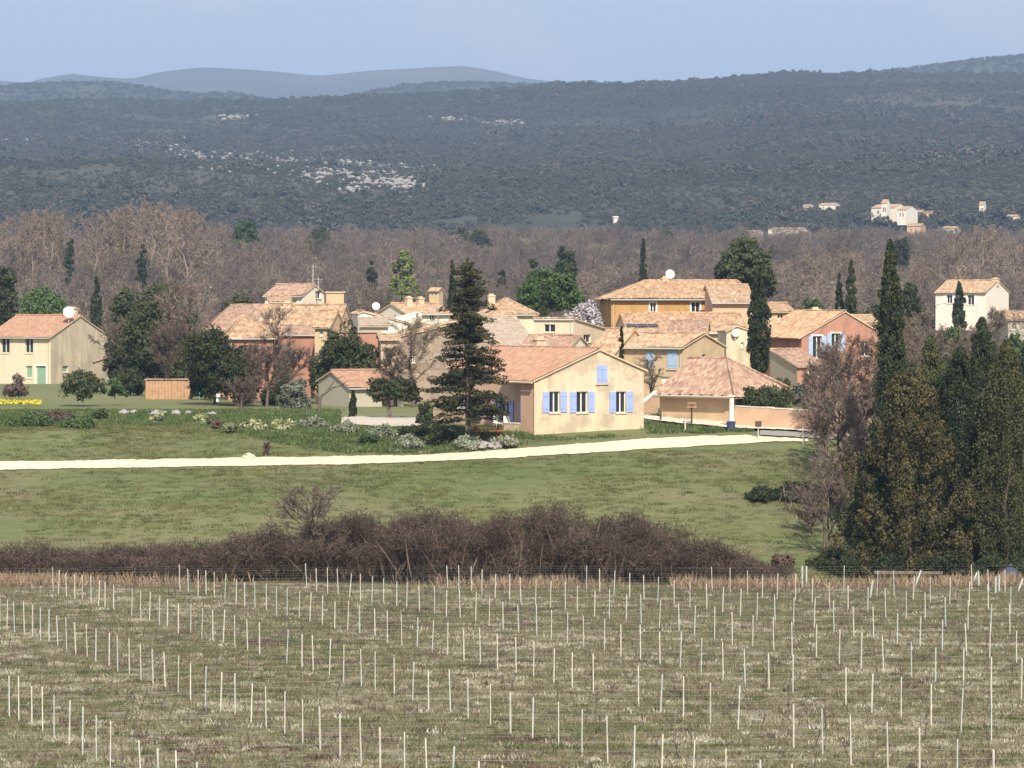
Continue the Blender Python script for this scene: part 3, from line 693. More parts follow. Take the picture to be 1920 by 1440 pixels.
ra = t.add('ShaderNodeAttribute', attribute_name='rock'); mx = t.add('ShaderNodeMath', operation='MULTIPLY'); t.lk(ra.outputs['Fac'], mx.inputs[0]); t.lk(t.ramp(t.noise(t.coord('World', (1, 1, 1)), .085, 5, .65), [(.45, (0,) * 3), (.56, (1,) * 3)]), mx.inputs[1])
k = t.mix(mx.outputs[0], k, (.32, .29, .265)); M['garrigue'] = t.out(k)
t = NT('far_slope'); co = t.coord('World'); a = t.noise(co, .0012, 6, .65); b = t.noise(co, .012, 6, .7)
k = t.ramp(t.mix(.5, a, b), [(.38, (.05, .055, .04)), (.54, (.085, .08, .062)), (.66, (.15, .125, .10))]); M['far_slope'] = t.out(k)
hillo = sheet('hillside', np.arange(-1300, 1301, 10), np.concatenate([np.arange(1250, 3420, 10), np.arange(3420, 4300, 60)]), 'garrigue')
hv_ = np.zeros(len(hillo.data.vertices) * 3, np.float32); hillo.data.vertices.foreach_get('co', hv_); hv_ = hv_.reshape(-1, 3)
hillo.data.attributes.new('rock', 'FLOAT', 'POINT').data.foreach_set('value', np.clip(rocky(pxl(hv_[:, 0], hv_[:, 1]), HZ + (CZ - hv_[:, 2]) * F / hv_[:, 1]) * 1.3, 0, .45).astype(np.float32) * (hv_[:, 1] < 3400))
def hill(name, D0, D, rx, ry, m, base, seed):
    rx = np.array(rx, float); ry = np.array(ry, float)
    def fn(X, Y):
        px = 960 + X / Y * F; ang = (HZ - np.interp(px, rx, ry)) / F; tt = (Y - D0) / (D - D0); g0 = base / (D0 * ang + CZ)
        g = np.where(tt < 1, g0 + (1 - g0) * np.sin(np.clip(tt, 0, 1) * PI / 2), 1 - .9 * (tt - 1))
        return CZ + ang * Y * g + vnoise(X, Y, D * .05, seed) * D * .006 * (tt < .85) * (tt > .03)
    w = D * .32; return sheet(name, np.linspace(-w, w, 200), np.concatenate([np.linspace(D0, D, 60), np.linspace(D * 1.02, D * 1.25, 8)]), m, fn=fn), fn
h_left, fn_l = hill('hill', 3600, 4800, [-600, -200, 0, 60, 150, 230, 300, 380, 430, 480, 560, 640, 700, 760, 850, 950, 1050, 1150, 1500, 1590, 1680, 1760, 1850, 1920, 2300], [185, 172, 165, 160, 156, 159, 171, 179, 175, 184, 200, 190, 173, 162, 157, 158, 165, 175, 160, 147, 133, 122, 112, 107, 100], 'garrigue', 100, 21)
hill('hill', 6000, 8800, [-700, -300, 0, 60, 80, 135, 200, 250, 300, 380, 480, 600, 700, 800, 870, 940, 985, 1100, 1300, 1600, 2400], [160, 155, 152, 156, 148, 139, 146, 149, 136, 127, 132, 143, 133, 128, 130, 145, 157, 170, 175, 172, 160], 'far_slope', 200, 33)

# ------------------------------------------------------------------ track, road, drive: sheets laid on the ground
def ribbon(name, lo, up, m, step=7, rows=5, lift=.05):
    lo = np.array(lo, float); up = np.array(up, float); xs = np.arange(max(lo[0, 0], up[0, 0]), min(lo[-1, 0], up[-1, 0]) + 1, step); V = []
    for px in xs:
        j = rng.normal(0, .35, 2) + 1.6 * vnoise(np.array([px, px + 999]), np.array([0, 0]), 40, 2); A = np.array(gp(px, np.interp(px, *lo.T) + j[0], 150, 420)); B = np.array(gp(px, np.interp(px, *up.T) + j[1], 150, 420))
        for r in range(rows + 1):
            p = A + (B - A) * r / rows; V.append((p[0], p[1], h1(p[0], p[1]) + lift))
    i = np.arange(len(V)).reshape(len(xs), rows + 1); Fq = np.stack([i[:-1, :-1], i[1:, :-1], i[1:, 1:], i[:-1, 1:]], -1).reshape(-1, 4)
    return tag(link(name, np_mesh(name, V, Fq, M[m], smooth=True)), kind='structure')
ribbon('track', [(-150, 886), (0, 882), (250, 878), (470, 874), (650, 872), (800, 866), (950, 860), (1100, 850), (1250, 841), (1350, 835), (1440, 830), (1520, 829)],
       [(-150, 869), (0, 867), (250, 863), (470, 859), (650, 857), (800, 854), (880, 849), (1000, 840), (1150, 828), (1280, 820), (1400, 817), (1520, 824)], 'track')
ribbon('road', [(1425, 818), (1520, 823), (1700, 830), (1960, 836)], [(1425, 805), (1520, 812), (1700, 822), (1960, 828)], 'asphalt', lift=.08)
ribbon('pavement', [(1205, 790), (1237, 794), (1370, 806), (1540, 815)], [(1205, 781), (1237, 786), (1370, 797), (1540, 808)], 'kerb', lift=.2)
ribbon('drive', [(640, 795), (700, 800), (800, 801)], [(640, 784), (700, 781), (800, 783)], 'gravel', lift=.06)

# ------------------------------------------------------------------ haze
def haze_box(x0, x1, y0, y1, z0, z1):
    m = MB(); m.box(x0, y0, z0, x1, y1, z1); mt = bpy.data.materials.new('haze_air'); mt.use_nodes = True; n = mt.node_tree; n.nodes.clear()
    v = n.nodes.new('ShaderNodeVolumePrincipled'); v.inputs['Color'].default_value = (.46, .67, 1, 1); v.inputs['Density'].default_value = HAZE; v.inputs['Anisotropy'].default_value = .1
    o = n.nodes.new('ShaderNodeOutputMaterial'); n.links.new(v.outputs[0], o.inputs['Volume']); mt.cycles.homogeneous_volume = True
    ob = m.build('haze', mt); ob['kind'] = 'stuff'
haze_box(-6000, 6000, -300, 12500, -70, 900)

# ------------------------------------------------------------------ the house in front, with lavender-blue shutters
hs = House('house', 'cream gabled house with lavender blue shutters beside the white track', 214, 1003, 34, 940, 1207, 712, wall='ochre_wall', roof='tile_new', ridge='y', apx=1123, apy=655, he2=693, d=13, ov=.3, split=(5.5, 1.6), walls='fr', group='village houses')
for p in ((1030, 734, 1050, 774), (1081, 734, 1102, 774), (1155, 734, 1174, 774)): hs.window('f', p, shut='blue', sw=.52, depth=.14)
hs.shutter_closed('f', (1119, 685, 1138, 718), 'blue')
hs.chimney(1011, 634, .62, .8, .6)
def main_side():
    m = MB(); hl = hs.prof['f'][0][1]; at, hr = hs.prof['f'][1]; s = (hr - hl) / at; X = 1.7; d = hs.d; zt = hl + X * s
    m.poly([(0, 1.7, -1), (0, 0, -1), (0, 0, hl), (0, 1.7, hl)]); m.poly([(X, 1.7, -1), (0, 1.7, -1), (0, 1.7, hl), (X, 1.7, zt)])
    ys = [1.7, 2.6, 3.7, 5.6, 6.7, 9.6, 10.8, d]; m.poly([(hs.w, d, -1), (X, d, -1), (X, d, zt), (at, d, hr), (hs.w, d, hs.prof['f'][2][1])])
    for i, (a, b) in enumerate(zip(ys, ys[1:])):
        if i % 2 == 0: m.poly([(X, b, -1), (X, a, -1), (X, a, zt), (X, b, zt)])
        else:
            z0 = .15 if i == 1 else .9; m.poly([(X, b, -1), (X, a, -1), (X, a, z0), (X, b, z0)]); m.poly([(X, b, 2.25), (X, a, 2.25), (X, a, zt), (X, b, zt)])
            f = MB(); f.box(X + .1, a, z0, X + .16, a + .07, 2.25); f.box(X + .1, b - .07, z0, X + .16, b, 2.25); f.box(X + .1, a + .07, 2.18, X + .16, b - .07, 2.25); f.box(X + .1, (a + b) / 2 - .04, z0, X + .16, (a + b) / 2 + .04, 2.18)
            w = f.build('door' if i == 1 else 'window', M['frame'], hs.o); g = MB(); g.box(X + .2, a + .05, z0, X + .22, b - .05, 2.2); g.build('pane', M['glass'], w)
            for q in (a - .58, b + .03):
                h = MB(); h.box(X - .07, q, z0, X - .015, q + .55, 2.25); h.box(X - .09, q + .03, z0 + .4, X - .07, q + .52, z0 + .5); h.box(X - .09, q + .03, 1.9, X - .07, q + .52, 2.0); h.build('shutter', M['blue'], hs.o)
    m.build('side_wall', M['pink'], hs.o)
    g = MB(); g.tube((-.33, -.12, hl - .2), (-.33, 5.4, hl - .2), .07, .07, 6); g.tube((-.06, -.05, hl - .15), (-.06, -.05, 0), .045, .045, 6); g.build('gutter', M['chim'], hs.o)
    p = MB(); p.box(-2.6, 1.8, -1, -.02, 9, .18); p.build('terrace', M['kerb'], hs.o)
main_side(); hs.done()

# ------------------------------------------------------------------ the other houses of the village
G = 'village houses'
b = House('house', 'cream two-storey house with green door and stained gable at the left edge', 345, 95, -28, -24, 203, 631, base=727, wall='cream', roof='tile_new', apy=592, a=.5, ov=.4, group=G)
b.window('f', (2, 634, 18, 662), panes=2); b.window('f', (47, 634, 62, 662)); b.window('f', (48, 686, 60, 709), style='closed', shut='green_paint', panes=1); b.window('f', (67, 686, 86, 724), style='door', shut='green_paint', panes=1, surround='frame'); b.window('r', (117, 686, 128, 698), style='closed', shut='green_paint', panes=1)
b.chimney(137, 577, .5, .8, .7); b.dish(129, 585, .62, b.d * .3); b.wmf['r'] = 'stained'; b.done()
lt = House('lean_to', 'small pale lean-to against the stained gable of the left house', 352, 176, -28, 165, 206, 677, base=727, wall='stained', roof='tile_new', a=.97, apy=668, d=3.0, cat='shed'); lt.done()

b = House('house', 'old house with red-washed walls and broad tan roof behind dark trees', 290, 628, -14, 478, 662, 623, wall='red', roof='tile_tan', apy=573, a=.55, ov=.45, group=G)
b.window('f', (600, 642, 611, 660)); b.window('f', (508, 640, 519, 660), shut='dark_wood')
m = MB(); q = b.loc('f', 567, 640); m.tube((q[0], -.12, -.5), (q[0], -.12, b.hf - .1), .16, .16, 6); m.build('drainpipe', M['dark_wood'], b.o); b.wmf['r'] = 'beige'; b.chimney(540, 566, .55, .7, .6); b.done()
b = House('house', 'small cream gabled house at the right end of the broad tan roof', 283, 618, -12, 590, 664, 612, wall='beige', roof='tile_old', apy=584, a=.5, d=5, group=G); b.window('f', (600, 620, 606, 630)); b.done()
b = House('house', 'little flat-roofed upper room between the orange-tan roof and the white gable', 312, 505, 6, 500, 545, 566, wall='ochre_wall', roof='tile_tan', apy=556, a=.9, d=4, group=G); b.window('f', (515, 570, 521, 577)); b.done()
b = House('house', 'low front house with rounded tan hipped roof at the left of the old cluster', 284, 428, 8, 420, 512, 632, wall='red', roof='tile_tan', apy=597, a=.6, d=6, hip=(1.4, 2.2), group=G); b.done()
b = House('lean_to', 'strip of reddish lean-to roof under the broad tan roof of the red-washed house', 286.5, 626, -14, 512, 634, 627, wall='red', roof='tile_red', a=.97, apy=612, d=2.6, cat='shed', ov=.2); b.done()
b = House('house', 'low red-walled annexe with flat grey top beside the dark evergreen', 284, 636, 4, 630, 714, 624, wall='red', roof='tile_grey', ridge='flat', d=6, group=G); b.done()
b = House('house', 'house with wide orange-tan roof, left end of the old cluster', 302, 400, 9, 392, 506, 618, wall='red', roof='tile_red', apy=573, a=.6, d=11, hip=(2.2, 0), group=G); b.done()
b = House('house', 'upper house with orange roof and white gable above the old cluster', 330, 567, -26, 497, 612, 553, wall='white', roof='tile_red', apy=534, a=.5, group=G)
b.window('f', (548, 560, 556, 568)); b.window('r', (592, 545, 602, 560)); b.done()
b = House('house', 'plain flat-topped beige block right of the white gable', 327, 612, 6, 608, 645, 549, wall='beige', roof='chim', ridge='flat', d=5, group=G); b.done()
b = House('house', 'white house with low brown roof and two chimneys', 326, 762, 33, 707, 845, 587, wall='white', roof='tile_tan', apy=570, a=.5, group=G)
b.chimney(766, 557, .4, .6, .6); b.chimney(788, 558, .5, .6, .6); b.dish(705, 574, .42, b.d * .95); b.window('f', (806, 590, 816, 600)); b.done()
b = House('house', 'bright white gable wall between the old cluster and the white house', 306, 672, 9, 662, 806, 588, wall='white', roof='tile_tan', ridge='y', apx=681, apy=584, he2=617, d=6, ov=.1, group=G); b.done()
b = House('house', 'small pale house with grey roof tucked behind the dark evergreen', 298, 676, 5, 670, 728, 611, wall='white', roof='tile_grey', a=.97, apy=597, d=4, group=G); b.done()
b = House('house', 'big grey-brown roughcast gable behind the conifer', 276, 735, 8, 728, 936, 634, wall='dark_stone', roof='tile_tan', ridge='y', apx=866, apy=603, he2=640, d=9, ov=.25, group=G)
b.window('f', (770, 664, 778, 680)); b.done()
b = House('house', 'narrow pale rubble stone block right of the dark evergreen', 268, 714, 6, 708, 749, 636, wall='stone', roof='tile_tan', apy=628, a=.6, d=4, group=G); b.window('f', (726, 652, 733, 664)); b.done()
b = House('garage', 'low garage with salmon roof and grey-green gable by the pruned tree', 262, 655, 30, 597, 757, 726, wall='grey', roof='tile_new', apy=696, a=.55, bey=713, cat='garage', ov=.3)
b.window('f', (716, 734, 748, 768), style='door', shut='dark_wood', panes=1); b.done()
b = House('house', 'house with hipped tan roof and chimney just right of the conifer tip', 318, 925, 12, 912, 1003, 588, wall='cream', roof='tile_tan', apy=561, a=.5, hip=(2, 2), d=8, group=G); b.chimney(921, 553, .3, .7, .6); b.window('f', (936, 594, 944, 606)); b.done()
b = House('house', 'grey-brown rendered house with worn pinkish roof behind the blue-shuttered house', 288, 930, 14, 915, 1001, 645, wall='beige', roof='tile_grey', apy=594, a=.9, d=8, group=G); b.window('f', (975, 648, 982, 654)); b.done()
b = House('house', 'pale cream flat-fronted house with square window below the blossom tree', 300, 1075, -22, 1001, 1138, 598, wall='cream', roof='tile_tan', a=.02, bey=617, d=None, ov=.15, group=G)
b.window('f', (1020, 608, 1041, 623), sw=.3, depth=.1); b.window('r', (1094, 627, 1108, 642)); b.done()
b = House('house', 'low tiled outbuilding roof showing over the ridge of the blue-shuttered house', 282, 1068, -18, 975, 1086, 652, wall='white', roof='tile_red', apy=630, a=.5, d=6, group=G); b.done()
b = House('house', 'small tan-roofed house with pale gable behind the thin cypress', 264, 1151, -32, 1102, 1167, 662, wall='beige', roof='tile_tan', apy=618, a=.55, d=6, group=G); b.done()
b = House('house', 'tall orange-ochre house with hipped roof, largest in the village', 332, 1146, 4, 1140, 1411, 558, wall='orange', roof='tile_old', apy=527, a=.5, d=12, hip=(4.2, .8), ov=.5, group=G)
b.window('f', (1219, 567, 1230, 585), surround='frame'); b.window('f', (1296, 566, 1312, 586), surround='frame'); b.chimney(1247, 520, .5, .7, .6); b.dish(1256, 514, .5, b.d * .5); b.done()
b = House('house', 'pinkish wing with tan roof at the right end of the orange house', 324, 1336, 4, 1330, 1413, 565, wall='pink', roof='tile_tan', apy=535, a=.8, d=6, ov=.45, group=G); b.done()
b = House('house', 'house with long old tan roof and dark roof light below the orange house', 296, 1178, 4, 1172, 1402, 622, wall='beige', roof='tile_old', apy=588, a=.6, d=10, group=G)
m = MB(); q = b.loc('f', 1208, 611); k1 = math.hypot(.6 * b.d, b.hr - b.hf); sv = Vector((0, .6 * b.d, b.hr - b.hf)) / k1; nn = Vector((1, 0, 0)).cross(sv); c = Vector((q[0], 0, b.hf)) + sv * k1 * .28
for dx in (-1.0, 0, 1.0):
    A = [c + Vector((dx + i * .46, 0, 0)) + sv * j * .5 + nn * .14 for i, j in ((-1, -1), (1, -1), (1, 1), (-1, 1))]; B_ = [p - nn * .12 for p in A]; m.poly(A)
    for k in range(4): m.poly([B_[k], B_[(k + 1) % 4], A[(k + 1) % 4], A[k]])
m.build('roof_light', M['glass'], b.roof); b.done()
b = House('house', 'rubble and render house with pale blue shutters and beige gable', 262, 1281, -36, 1168, 1358, 650, wall='beige', roof='tile_tan', apy=626, a=.5, ov=.35, group=G)
b.shutter_closed('f', (1252, 658, 1270, 691), 'pale_blue'); b.shutter_closed('f', (1212, 660, 1226, 690), 'pale_blue'); b.window('r', (1316, 664, 1323, 676)); b.window('f', (1240, 706, 1258, 719), style='closed', shut='frame', panes=1); b.done()
b = House('house', 'narrow reddish-roofed house between the beige gable and the dish tower', 284, 1322, -6, 1300, 1366, 640, wall='beige', roof='tile_red', apy=602, a=.7, d=8, w=3.4, group=G); b.done()
b = House('house', 'narrow beige tower-like house with a white satellite dish', 274, 1362, 5, 1358, 1403, 621, wall='ochre_wall', roof='tile_tan', ridge='y', apx=1382, apy=611, he2=618, d=5, ov=.1, group=G)
b.dish(1379, 624, .34, -.25); b.window('f', (1389, 642, 1394, 652)); b.done()
b = House('house', 'terracotta red house with blue-shuttered windows near the big cypress', 300, 1503, 20, 1438, 1662, 631, wall='red', roof='tile_old', ridge='y', apx=1584, apy=584, d=11, ov=.4, group=G)
b.window('f', (1524, 630, 1541, 671), shut='pale_blue', sw=.42, surround='frame'); b.window('f', (1559, 625, 1575, 658), shut='pale_blue', sw=.42, surround='frame'); b.chimney(1528, 578, .7, .8, .6); b.window('f', (1615, 640, 1630, 668)); b.done()
b = House('lean_to', 'lean-to with white side wall and small window under the red house', 288, 1495, 20, 1444, 1551, 686, wall='red', roof='tile_red', apy=656, a=.97, group=G)
b.window('f', (1517, 690, 1532, 709), surround='frame', panes=1)
m = MB(); m.poly([(-.02, b.d, -1), (-.02, 0, -1), (-.02, 0, b.hf), (-.02, b.d, b.hr)]); m.build('side_wall', M['grey'], b.o); b.done()
b = House('house', 'small tan-roofed house half hidden behind the tall village cypress', 345, 1434, 8, 1428, 1488, 584, wall='beige', roof='tile_tan', apy=569, a=.6, d=6, group=G); b.window('f', (1440, 588, 1448, 598)); b.window('f', (1458, 588, 1468, 598)); b.done()
b = House('house', 'cream house with white shutters standing alone at far right', 450, 1848, -30, 1754, 1891, 547, base=606, wall='white', roof='tile_tan', apy=526, a=.5, ov=.4, group=G)
b.window('f', (1775, 553, 1785, 569), shut='frame', sw=.5); b.window('f', (1814, 553, 1826, 572), shut='frame', sw=.5); b.chimney(1866, 522, .5, .9, .8); b.done()
b = House('house', 'grey house with pale roof cut by the right edge', 425, 1890, 6, 1884, 1990, 599, base=660, wall='grey', roof='tile_tan', apy=584, a=.6, d=8, group=G); b.window('f', (1898, 606, 1906, 618)); b.done()
b = House('house', 'low house glimpsed under the umbrella shrubs, tan roof, right of the red house', 330, 1600, 5, 1594, 1646, 606, wall='pink', roof='tile_tan', apy=592, a=.6, d=6, group=G); b.done()

# barn with the long wall
b = House('barn', 'long stone barn with reddish hipped roof beside the road', 222, 1375, -42, 1237, 1476, 735, wall='dark_stone', roof='tile_red', apy=675, a=.55, hip=(0, 3.2), ov=.75, cat='barn')
m = MB(); q = MB()
for i in range(7):
    x0 = b.w * (i + .5) / 7; q.box(x0 - .06, -.72, b.hf - .32, x0 + .06, -.01, b.hf - .2)
q.build('rafter', M['dark_wood'], b.roof); b.wm = 'beige'; b.done()
# staircase-like pale wall beside the front house
def slab_wall(name, label, cat, pA, pB, DA, DB, top, th, m, group=None, cap=True, joints=0):
    A = foot(pA, DA); B = foot(pB, DB); d = Vector((B[0] - A[0], B[1] - A[1], 0)); Lw = d.length; n = max(2, round(Lw / 1.5)); o = empty(name, A, math.atan2(d.y, d.x), label, cat, group)
    b = MB(); zt = [zpx(t, D) - A[2] for t, D in zip(top, (DA, DB))]; cp = MB()
    for i in range(n):
        x0, x1 = Lw * i / n, Lw * (i + 1) / n; z0, z1 = [zt[0] + (zt[1] - zt[0]) * x / Lw + rng.normal(0, .02) for x in (x0, x1)]; zb = -1.2
        for y, s in ((0, 1), (th, -1)):
            r = [(x0, y, zb), (x1, y, zb), (x1, y, z1), (x0, y, z0)]; b.poly(r[::s])
        b.poly([(x0, 0, z0), (x1, 0, z1), (x1, th, z1), (x0, th, z0)])
        if cap:
            e = .03; c = [(x0 + .01, -e, z0), (x1 - .01, -e, z1), (x1 - .01, th + e, z1), (x0 + .01, th + e, z0)]; t_ = [(p[0], p[1], p[2] + .07) for p in c]; cp.poly(t_)
            for k in range(4): cp.poly([c[k], c[(k + 1) % 4], t_[(k + 1) % 4], t_[k]])
    for x, s in ((0, -1), (Lw, 1)):
        z = zt[0] if x == 0 else zt[1]; r = [(x, 0, -1.2), (x, th, -1.2), (x, th, z), (x, 0, z)]; b.poly(r[::s])
    b.build('wall', M[m], o)
    if cap: k = cp.build('coping', M['kerb'], o); k['kind'] = 'stuff'
    return o
slab_wall('garden_wall', 'beige rendered garden wall along the road under a dark hedge', 'wall', 1378, 1660, 220.5, 212.5, (762, 778), .35, 'pink')
slab_wall('terrace_wall', 'low beige terrace wall left of the conifer trunk', 'wall', 812, 871, 226, 222, (766, 767), .3, 'beige')
slab_wall('terrace_wall', 'low pale stone terrace wall between picnic table and gable', 'wall', 944, 1002, 216.5, 214.6, (794, 797), .3, 'stone')
slab_wall('low_wall', 'stepped pale wall between the gable house and the barn', 'wall', 1207, 1234, 233, 235, (756, 734), .3, 'pink')

# ------------------------------------------------------------------ timber shed, made of single boards
def shed():
    x0, y0, z0 = foot(273, 289); x1 = xpx(357, 289); w = x1 - x0; h = zpx(713, 289) - z0
    o = empty('shed', (x0, y0, z0), 0, 'small timber shed of upright tan boards in the garden', 'shed')
    bd = []
    n = 14
    for i in range(n):
        a, c = w * i / n, w * (i + 1) / n; m = MB(); j = rng.uniform(-.015, .015); m.box(a + .012, j, -.2, c - .012, j + .03, h - .02 + rng.uniform(-.03, .03)); m.build('board', M['timber'], o)
    m = MB(); m.box(.02, .05, -.3, w - .02, 2.2, h - .05); m.build('carcass', M['dark_wood'], o)
    m = MB(); m.box(-.12, -.12, h + .04, w + .12, 2.3, h + .12); m.build('roof', M['tile_red'], o)
    for x in (.0, w * .36, w * .64, w - .09):
        m = MB(); m.box(x, -.05, -.2, x + .09, -.02, h); m.build('batten', M['timber'], o)
shed()

# ------------------------------------------------------------------ small things round the houses
def pole(name, label, cat, px, D, top, r, m, base=None, extra=None, rz=0):
    x, y, z = foot(px, D); h = zpx(top, D) - z; o = empty(name, (x, y, z), rz, label, cat); b = MB(); b.tube((0, 0, -.3), (0, 0, h), r, r * .85, 8); b.build('post', M[m], o)
    if extra: extra(o, h)
    return o
def pillar_extra(o, h):
    m = MB(); m.box(-.24, -.24, h - .06, .24, .24, h + .04); m.build('capital', M['kerb'], o)
pole('gate_pillar', 'round white pillar at the barn corner', 'pillar', 1372, 219, 742, .19, 'white', extra=pillar_extra)
def bin_():
    x, y, z = foot(1371, 217.5); o = empty('bin', (x, y, z), 0, 'dark blue bin in front of the white pillar', 'bin'); h = zpx(790, 217.5) - z
    m = MB(); m.lathe([(.0, 0), (.27, 0), (.3, h - .12), (.3, h - .1)], n=12); m.build('body', M['navy'], o); m = MB(); m.lathe([(.33, h - .1), (.33, h - .04), (.2, h + .03), (0, h + .04)], n=12); m.build('lid', M['navy'], o)
bin_()
def sign_extra(o, h):
    m = MB(); m.box(-.22, -.06, h - .38, .22, -.03, h + .02); m.build('panel', M['dark_wood'], o)
pole('road_sign', 'small black panel on a short post beside the road', 'sign', 1422, 213, 790, .04, 'metal', extra=sign_extra)
def bird_extra(o, h):
    m = MB(); m.box(-.34, -.28, h, .34, .28, h + .06); m.box(-.3, -.24, h + .28, .3, .24, h + .33); m.build('tray', M['timber'], o)
    m = MB(); [m.box(a, b_, h + .06, a + .04, b_ + .04, h + .28) for a in (-.28, .24) for b_ in (-.22, .18)]; m.build('upright', M['timber'], o)
pole('bird_table', 'dark wooden bird table on a post in front of the barn wall', 'bird table', 1297, 221, 764, .07, 'dark_wood', extra=bird_extra)
pole('fence_post', 'pale short post on the grass beside the bird table', 'post', 1285, 217, 787, .06, 'kerb')
pole('fence_post', 'dark post at the left end of the barn wall', 'post', 1239, 224, 770, .07, 'dark_wood')
pole('fence_post', 'thin grey post in front of the barn wall left of the pillar', 'post', 1338, 220, 783, .035, 'metal')
pole('fence_post', 'thin grey post at the roadside under the bare tree', 'post', 1506, 210.5, 800, .035, 'metal')
def dry_extra(o, h):
    m = MB(); m.tube((-.45, 0, h - .06), (.45, 0, h - .06), .035, .035, 6); m.tube((-.42, 0, h - .06), (0, 0, h - .45), .02, .02, 5); m.tube((.42, 0, h - .06), (0, 0, h - .45), .02, .02, 5); m.build('crossbar', M['teal'], o)
pole('washing_post', 'turquoise T-shaped washing post right of the timber shed', 'post', 374, 285, 717, .04, 'teal', extra=dry_extra)
def statue():
    x, y, z = foot(407, 280); o = empty('garden_urn', (x, y, z), 0, 'small white rounded garden ornament beside the round brown bush', 'ornament'); h = zpx(737, 280) - z
    m = MB(); m.lathe([(0, 0), (.16, 0), (.12, .15), (.1, .25)], n=10); m.build('foot', M['plastic_white'], o); m = MB(); m.lathe([(.1, .25), (.26, .38), (.28, .55), (.15, h - .05), (0, h)], n=12); m.build('bowl', M['plastic_white'], o)
statue()
def picnic():
    x, y, z = foot(913, 213); o = empty('picnic_table', (x, y, z), math.radians(12), 'orange-red picnic table under the conifer', 'table')
    for i in range(5): m = MB(); m.box(-1.1, -.42 + i * .17, .74, 1.1, -.27 + i * .17, .78); m.build('board', M['orange_red'], o)
    for s in (-1, 1):
        m = MB(); m.box(-1.1, s * .78 - .14, .44, 1.1, s * .78 + .14, .48); m.build('bench', M['orange_red'], o)
        for k in (-1, 1):
            m = MB(); m.tube((s * .75, k * .7, -.1), (s * .75, k * .2, .74), .04, .04, 5); m.build('leg', M['orange_red'], o)
        m = MB(); m.box(s * .75 - .03, -.8, .36, s * .75 + .03, .8, .44); m.build('brace', M['orange_red'], o)
picnic()
def chair(px, D, label, mm):
    x, y, z = foot(px, D); o = empty('garden_chair', (x, y, z), .4, label, 'chair'); m = MB(); m.box(-.25, -.25, .4, .25, .25, .45); m.build('seat', M[mm], o); m = MB(); m.box(-.25, .22, .45, .25, .27, .95); m.build('backrest', M[mm], o)
    for a in (-.22, .22):
        for c in (-.22, .22): m = MB(); m.tube((a, c, -.05), (a, c, .4), .02, .02, 5); m.build('leg', M[mm], o)
chair(953, 218, 'white garden chair on the terrace right of the picnic table', 'plastic_white'); chair(934, 219, 'white garden chair on the terrace behind the picnic table', 'plastic_white')
def mound(name, label, px, D, w, h, mm, n=26):
    x, y, z = foot(px, D); V = []; 
    m = MB(); prof = [(w, -.1), (w * .85, h * .25), (w * .55, h * .7), (w * .2, h * .97), (0, h)]; m.lathe(prof, n=14); m.v = [(a * (1 + rng.normal(0, .06)), c * (1 + rng.normal(0, .06)), e + rng.normal(0, .02)) for a, c, e in m.v]
    return tag(m.build(name, M[mm], None, (x, y, z)), label, 'pile')
mound('gravel_pile', 'low heap of pale gravel on the edge of the track', 466, 206.6, .55, .38, 'track')
def rubble():
    m = MB(); x, y, z = foot(905, 209.5)
    for i in range(70):
        q = MB(); r = rng.uniform(.09, .26); q.lathe([(r * .5, -r * .6), (r, -r * .1), (r * .8, r * .5), (0, r * .7)], n=6); d = rng.normal(0, .62) ; e = rng.normal(0, .35); hz = max(0, .42 - .3 * abs(d) - .3 * abs(e)) * rng.uniform(.2, 1)
        o = len(m.v); m.v += [(a * rng.uniform(.8, 1.2) + d, c * rng.uniform(.8, 1.2) + e, f_ + hz) for a, c, f_ in q.v]; m.f += [tuple(k + o for k in f) for f in q.f]; m.uv += q.uv
    tag(m.build('rubble_pile', M['rock'], None, (x, y, z)), 'heap of pale stones in the bed below the conifer', 'pile')
rubble()
def boulder(px, D, r, label):
    x, y, z = foot(px, D); m = MB(); m.lathe([(r * .9, -.1), (r, r * .3), (r * .7, r * .7), (0, r * .85)], n=8); m.v = [(a * (1 + rng.normal(0, .12)), c * (1 + rng.normal(0, .12)), e * (1 + rng.normal(0, .1))) for a, c, e in m.v]
    tag(m.build('boulder', M['rock'], None, (x, y, z)), label, 'rock', 'edging stones in the garden beds')
for i, (px, D, r) in enumerate([(232, 246, .5), (290, 244, .55), (305, 246, .4), (330, 245, .5), (352, 246, .35), (398, 244, .4), (250, 247, .35), (845, 215, .35), (935, 210, .4)]): boulder(px, D, r, 'pale rough edging stone in the flower bed below the gardens')
def mast(px, D, base, top, label, yagi=True):
    x, y = xpx(px, D), D; z0 = zpx(base, D); z1 = zpx(top, D); o = empty('aerial', (x, y, z0), 0, label, 'aerial'); m = MB(); m.tube((0, 0, -.4), (0, 0, z1 - z0), .05, .04, 6); m.build('mast', M['metal'], o)
    if yagi:
        m = MB(); h = z1 - z0; m.tube((-.5, 0, h - .2), (.5, 0, h - .2), .02, .02, 4); [m.tube((a, -.25, h - .2), (a, .25, h - .2), .012, .012, 4) for a in (-.4, -.2, 0, .2, .4)]; m.build('antenna', M['metal'], o)
mast(587, 332, 535, 497, 'thin television aerial on the upper house with the white gable')
mast(597, 331, 536, 520, 'shorter aerial right of the thin mast on the upper house')
def covered():
    x, y, z = foot(1896, 171); h = zpx(1058, 171) - z; o = empty('covered_barrel', (x, y, z), 0, 'blue-grey covered barrel with a knob under the cypresses', 'barrel')
    m = MB(); m.lathe([(.5, -.05), (.52, h * .4), (.45, h * .6), (.2, h * .78), (.08, h * .82)], n=14); m.build('cover', M['slate'], o); m = MB(); m.lathe([(.08, h * .8), (.11, h * .9), (.06, h), (0, h)], n=10); m.build('knob', M['slate'], o)
covered()
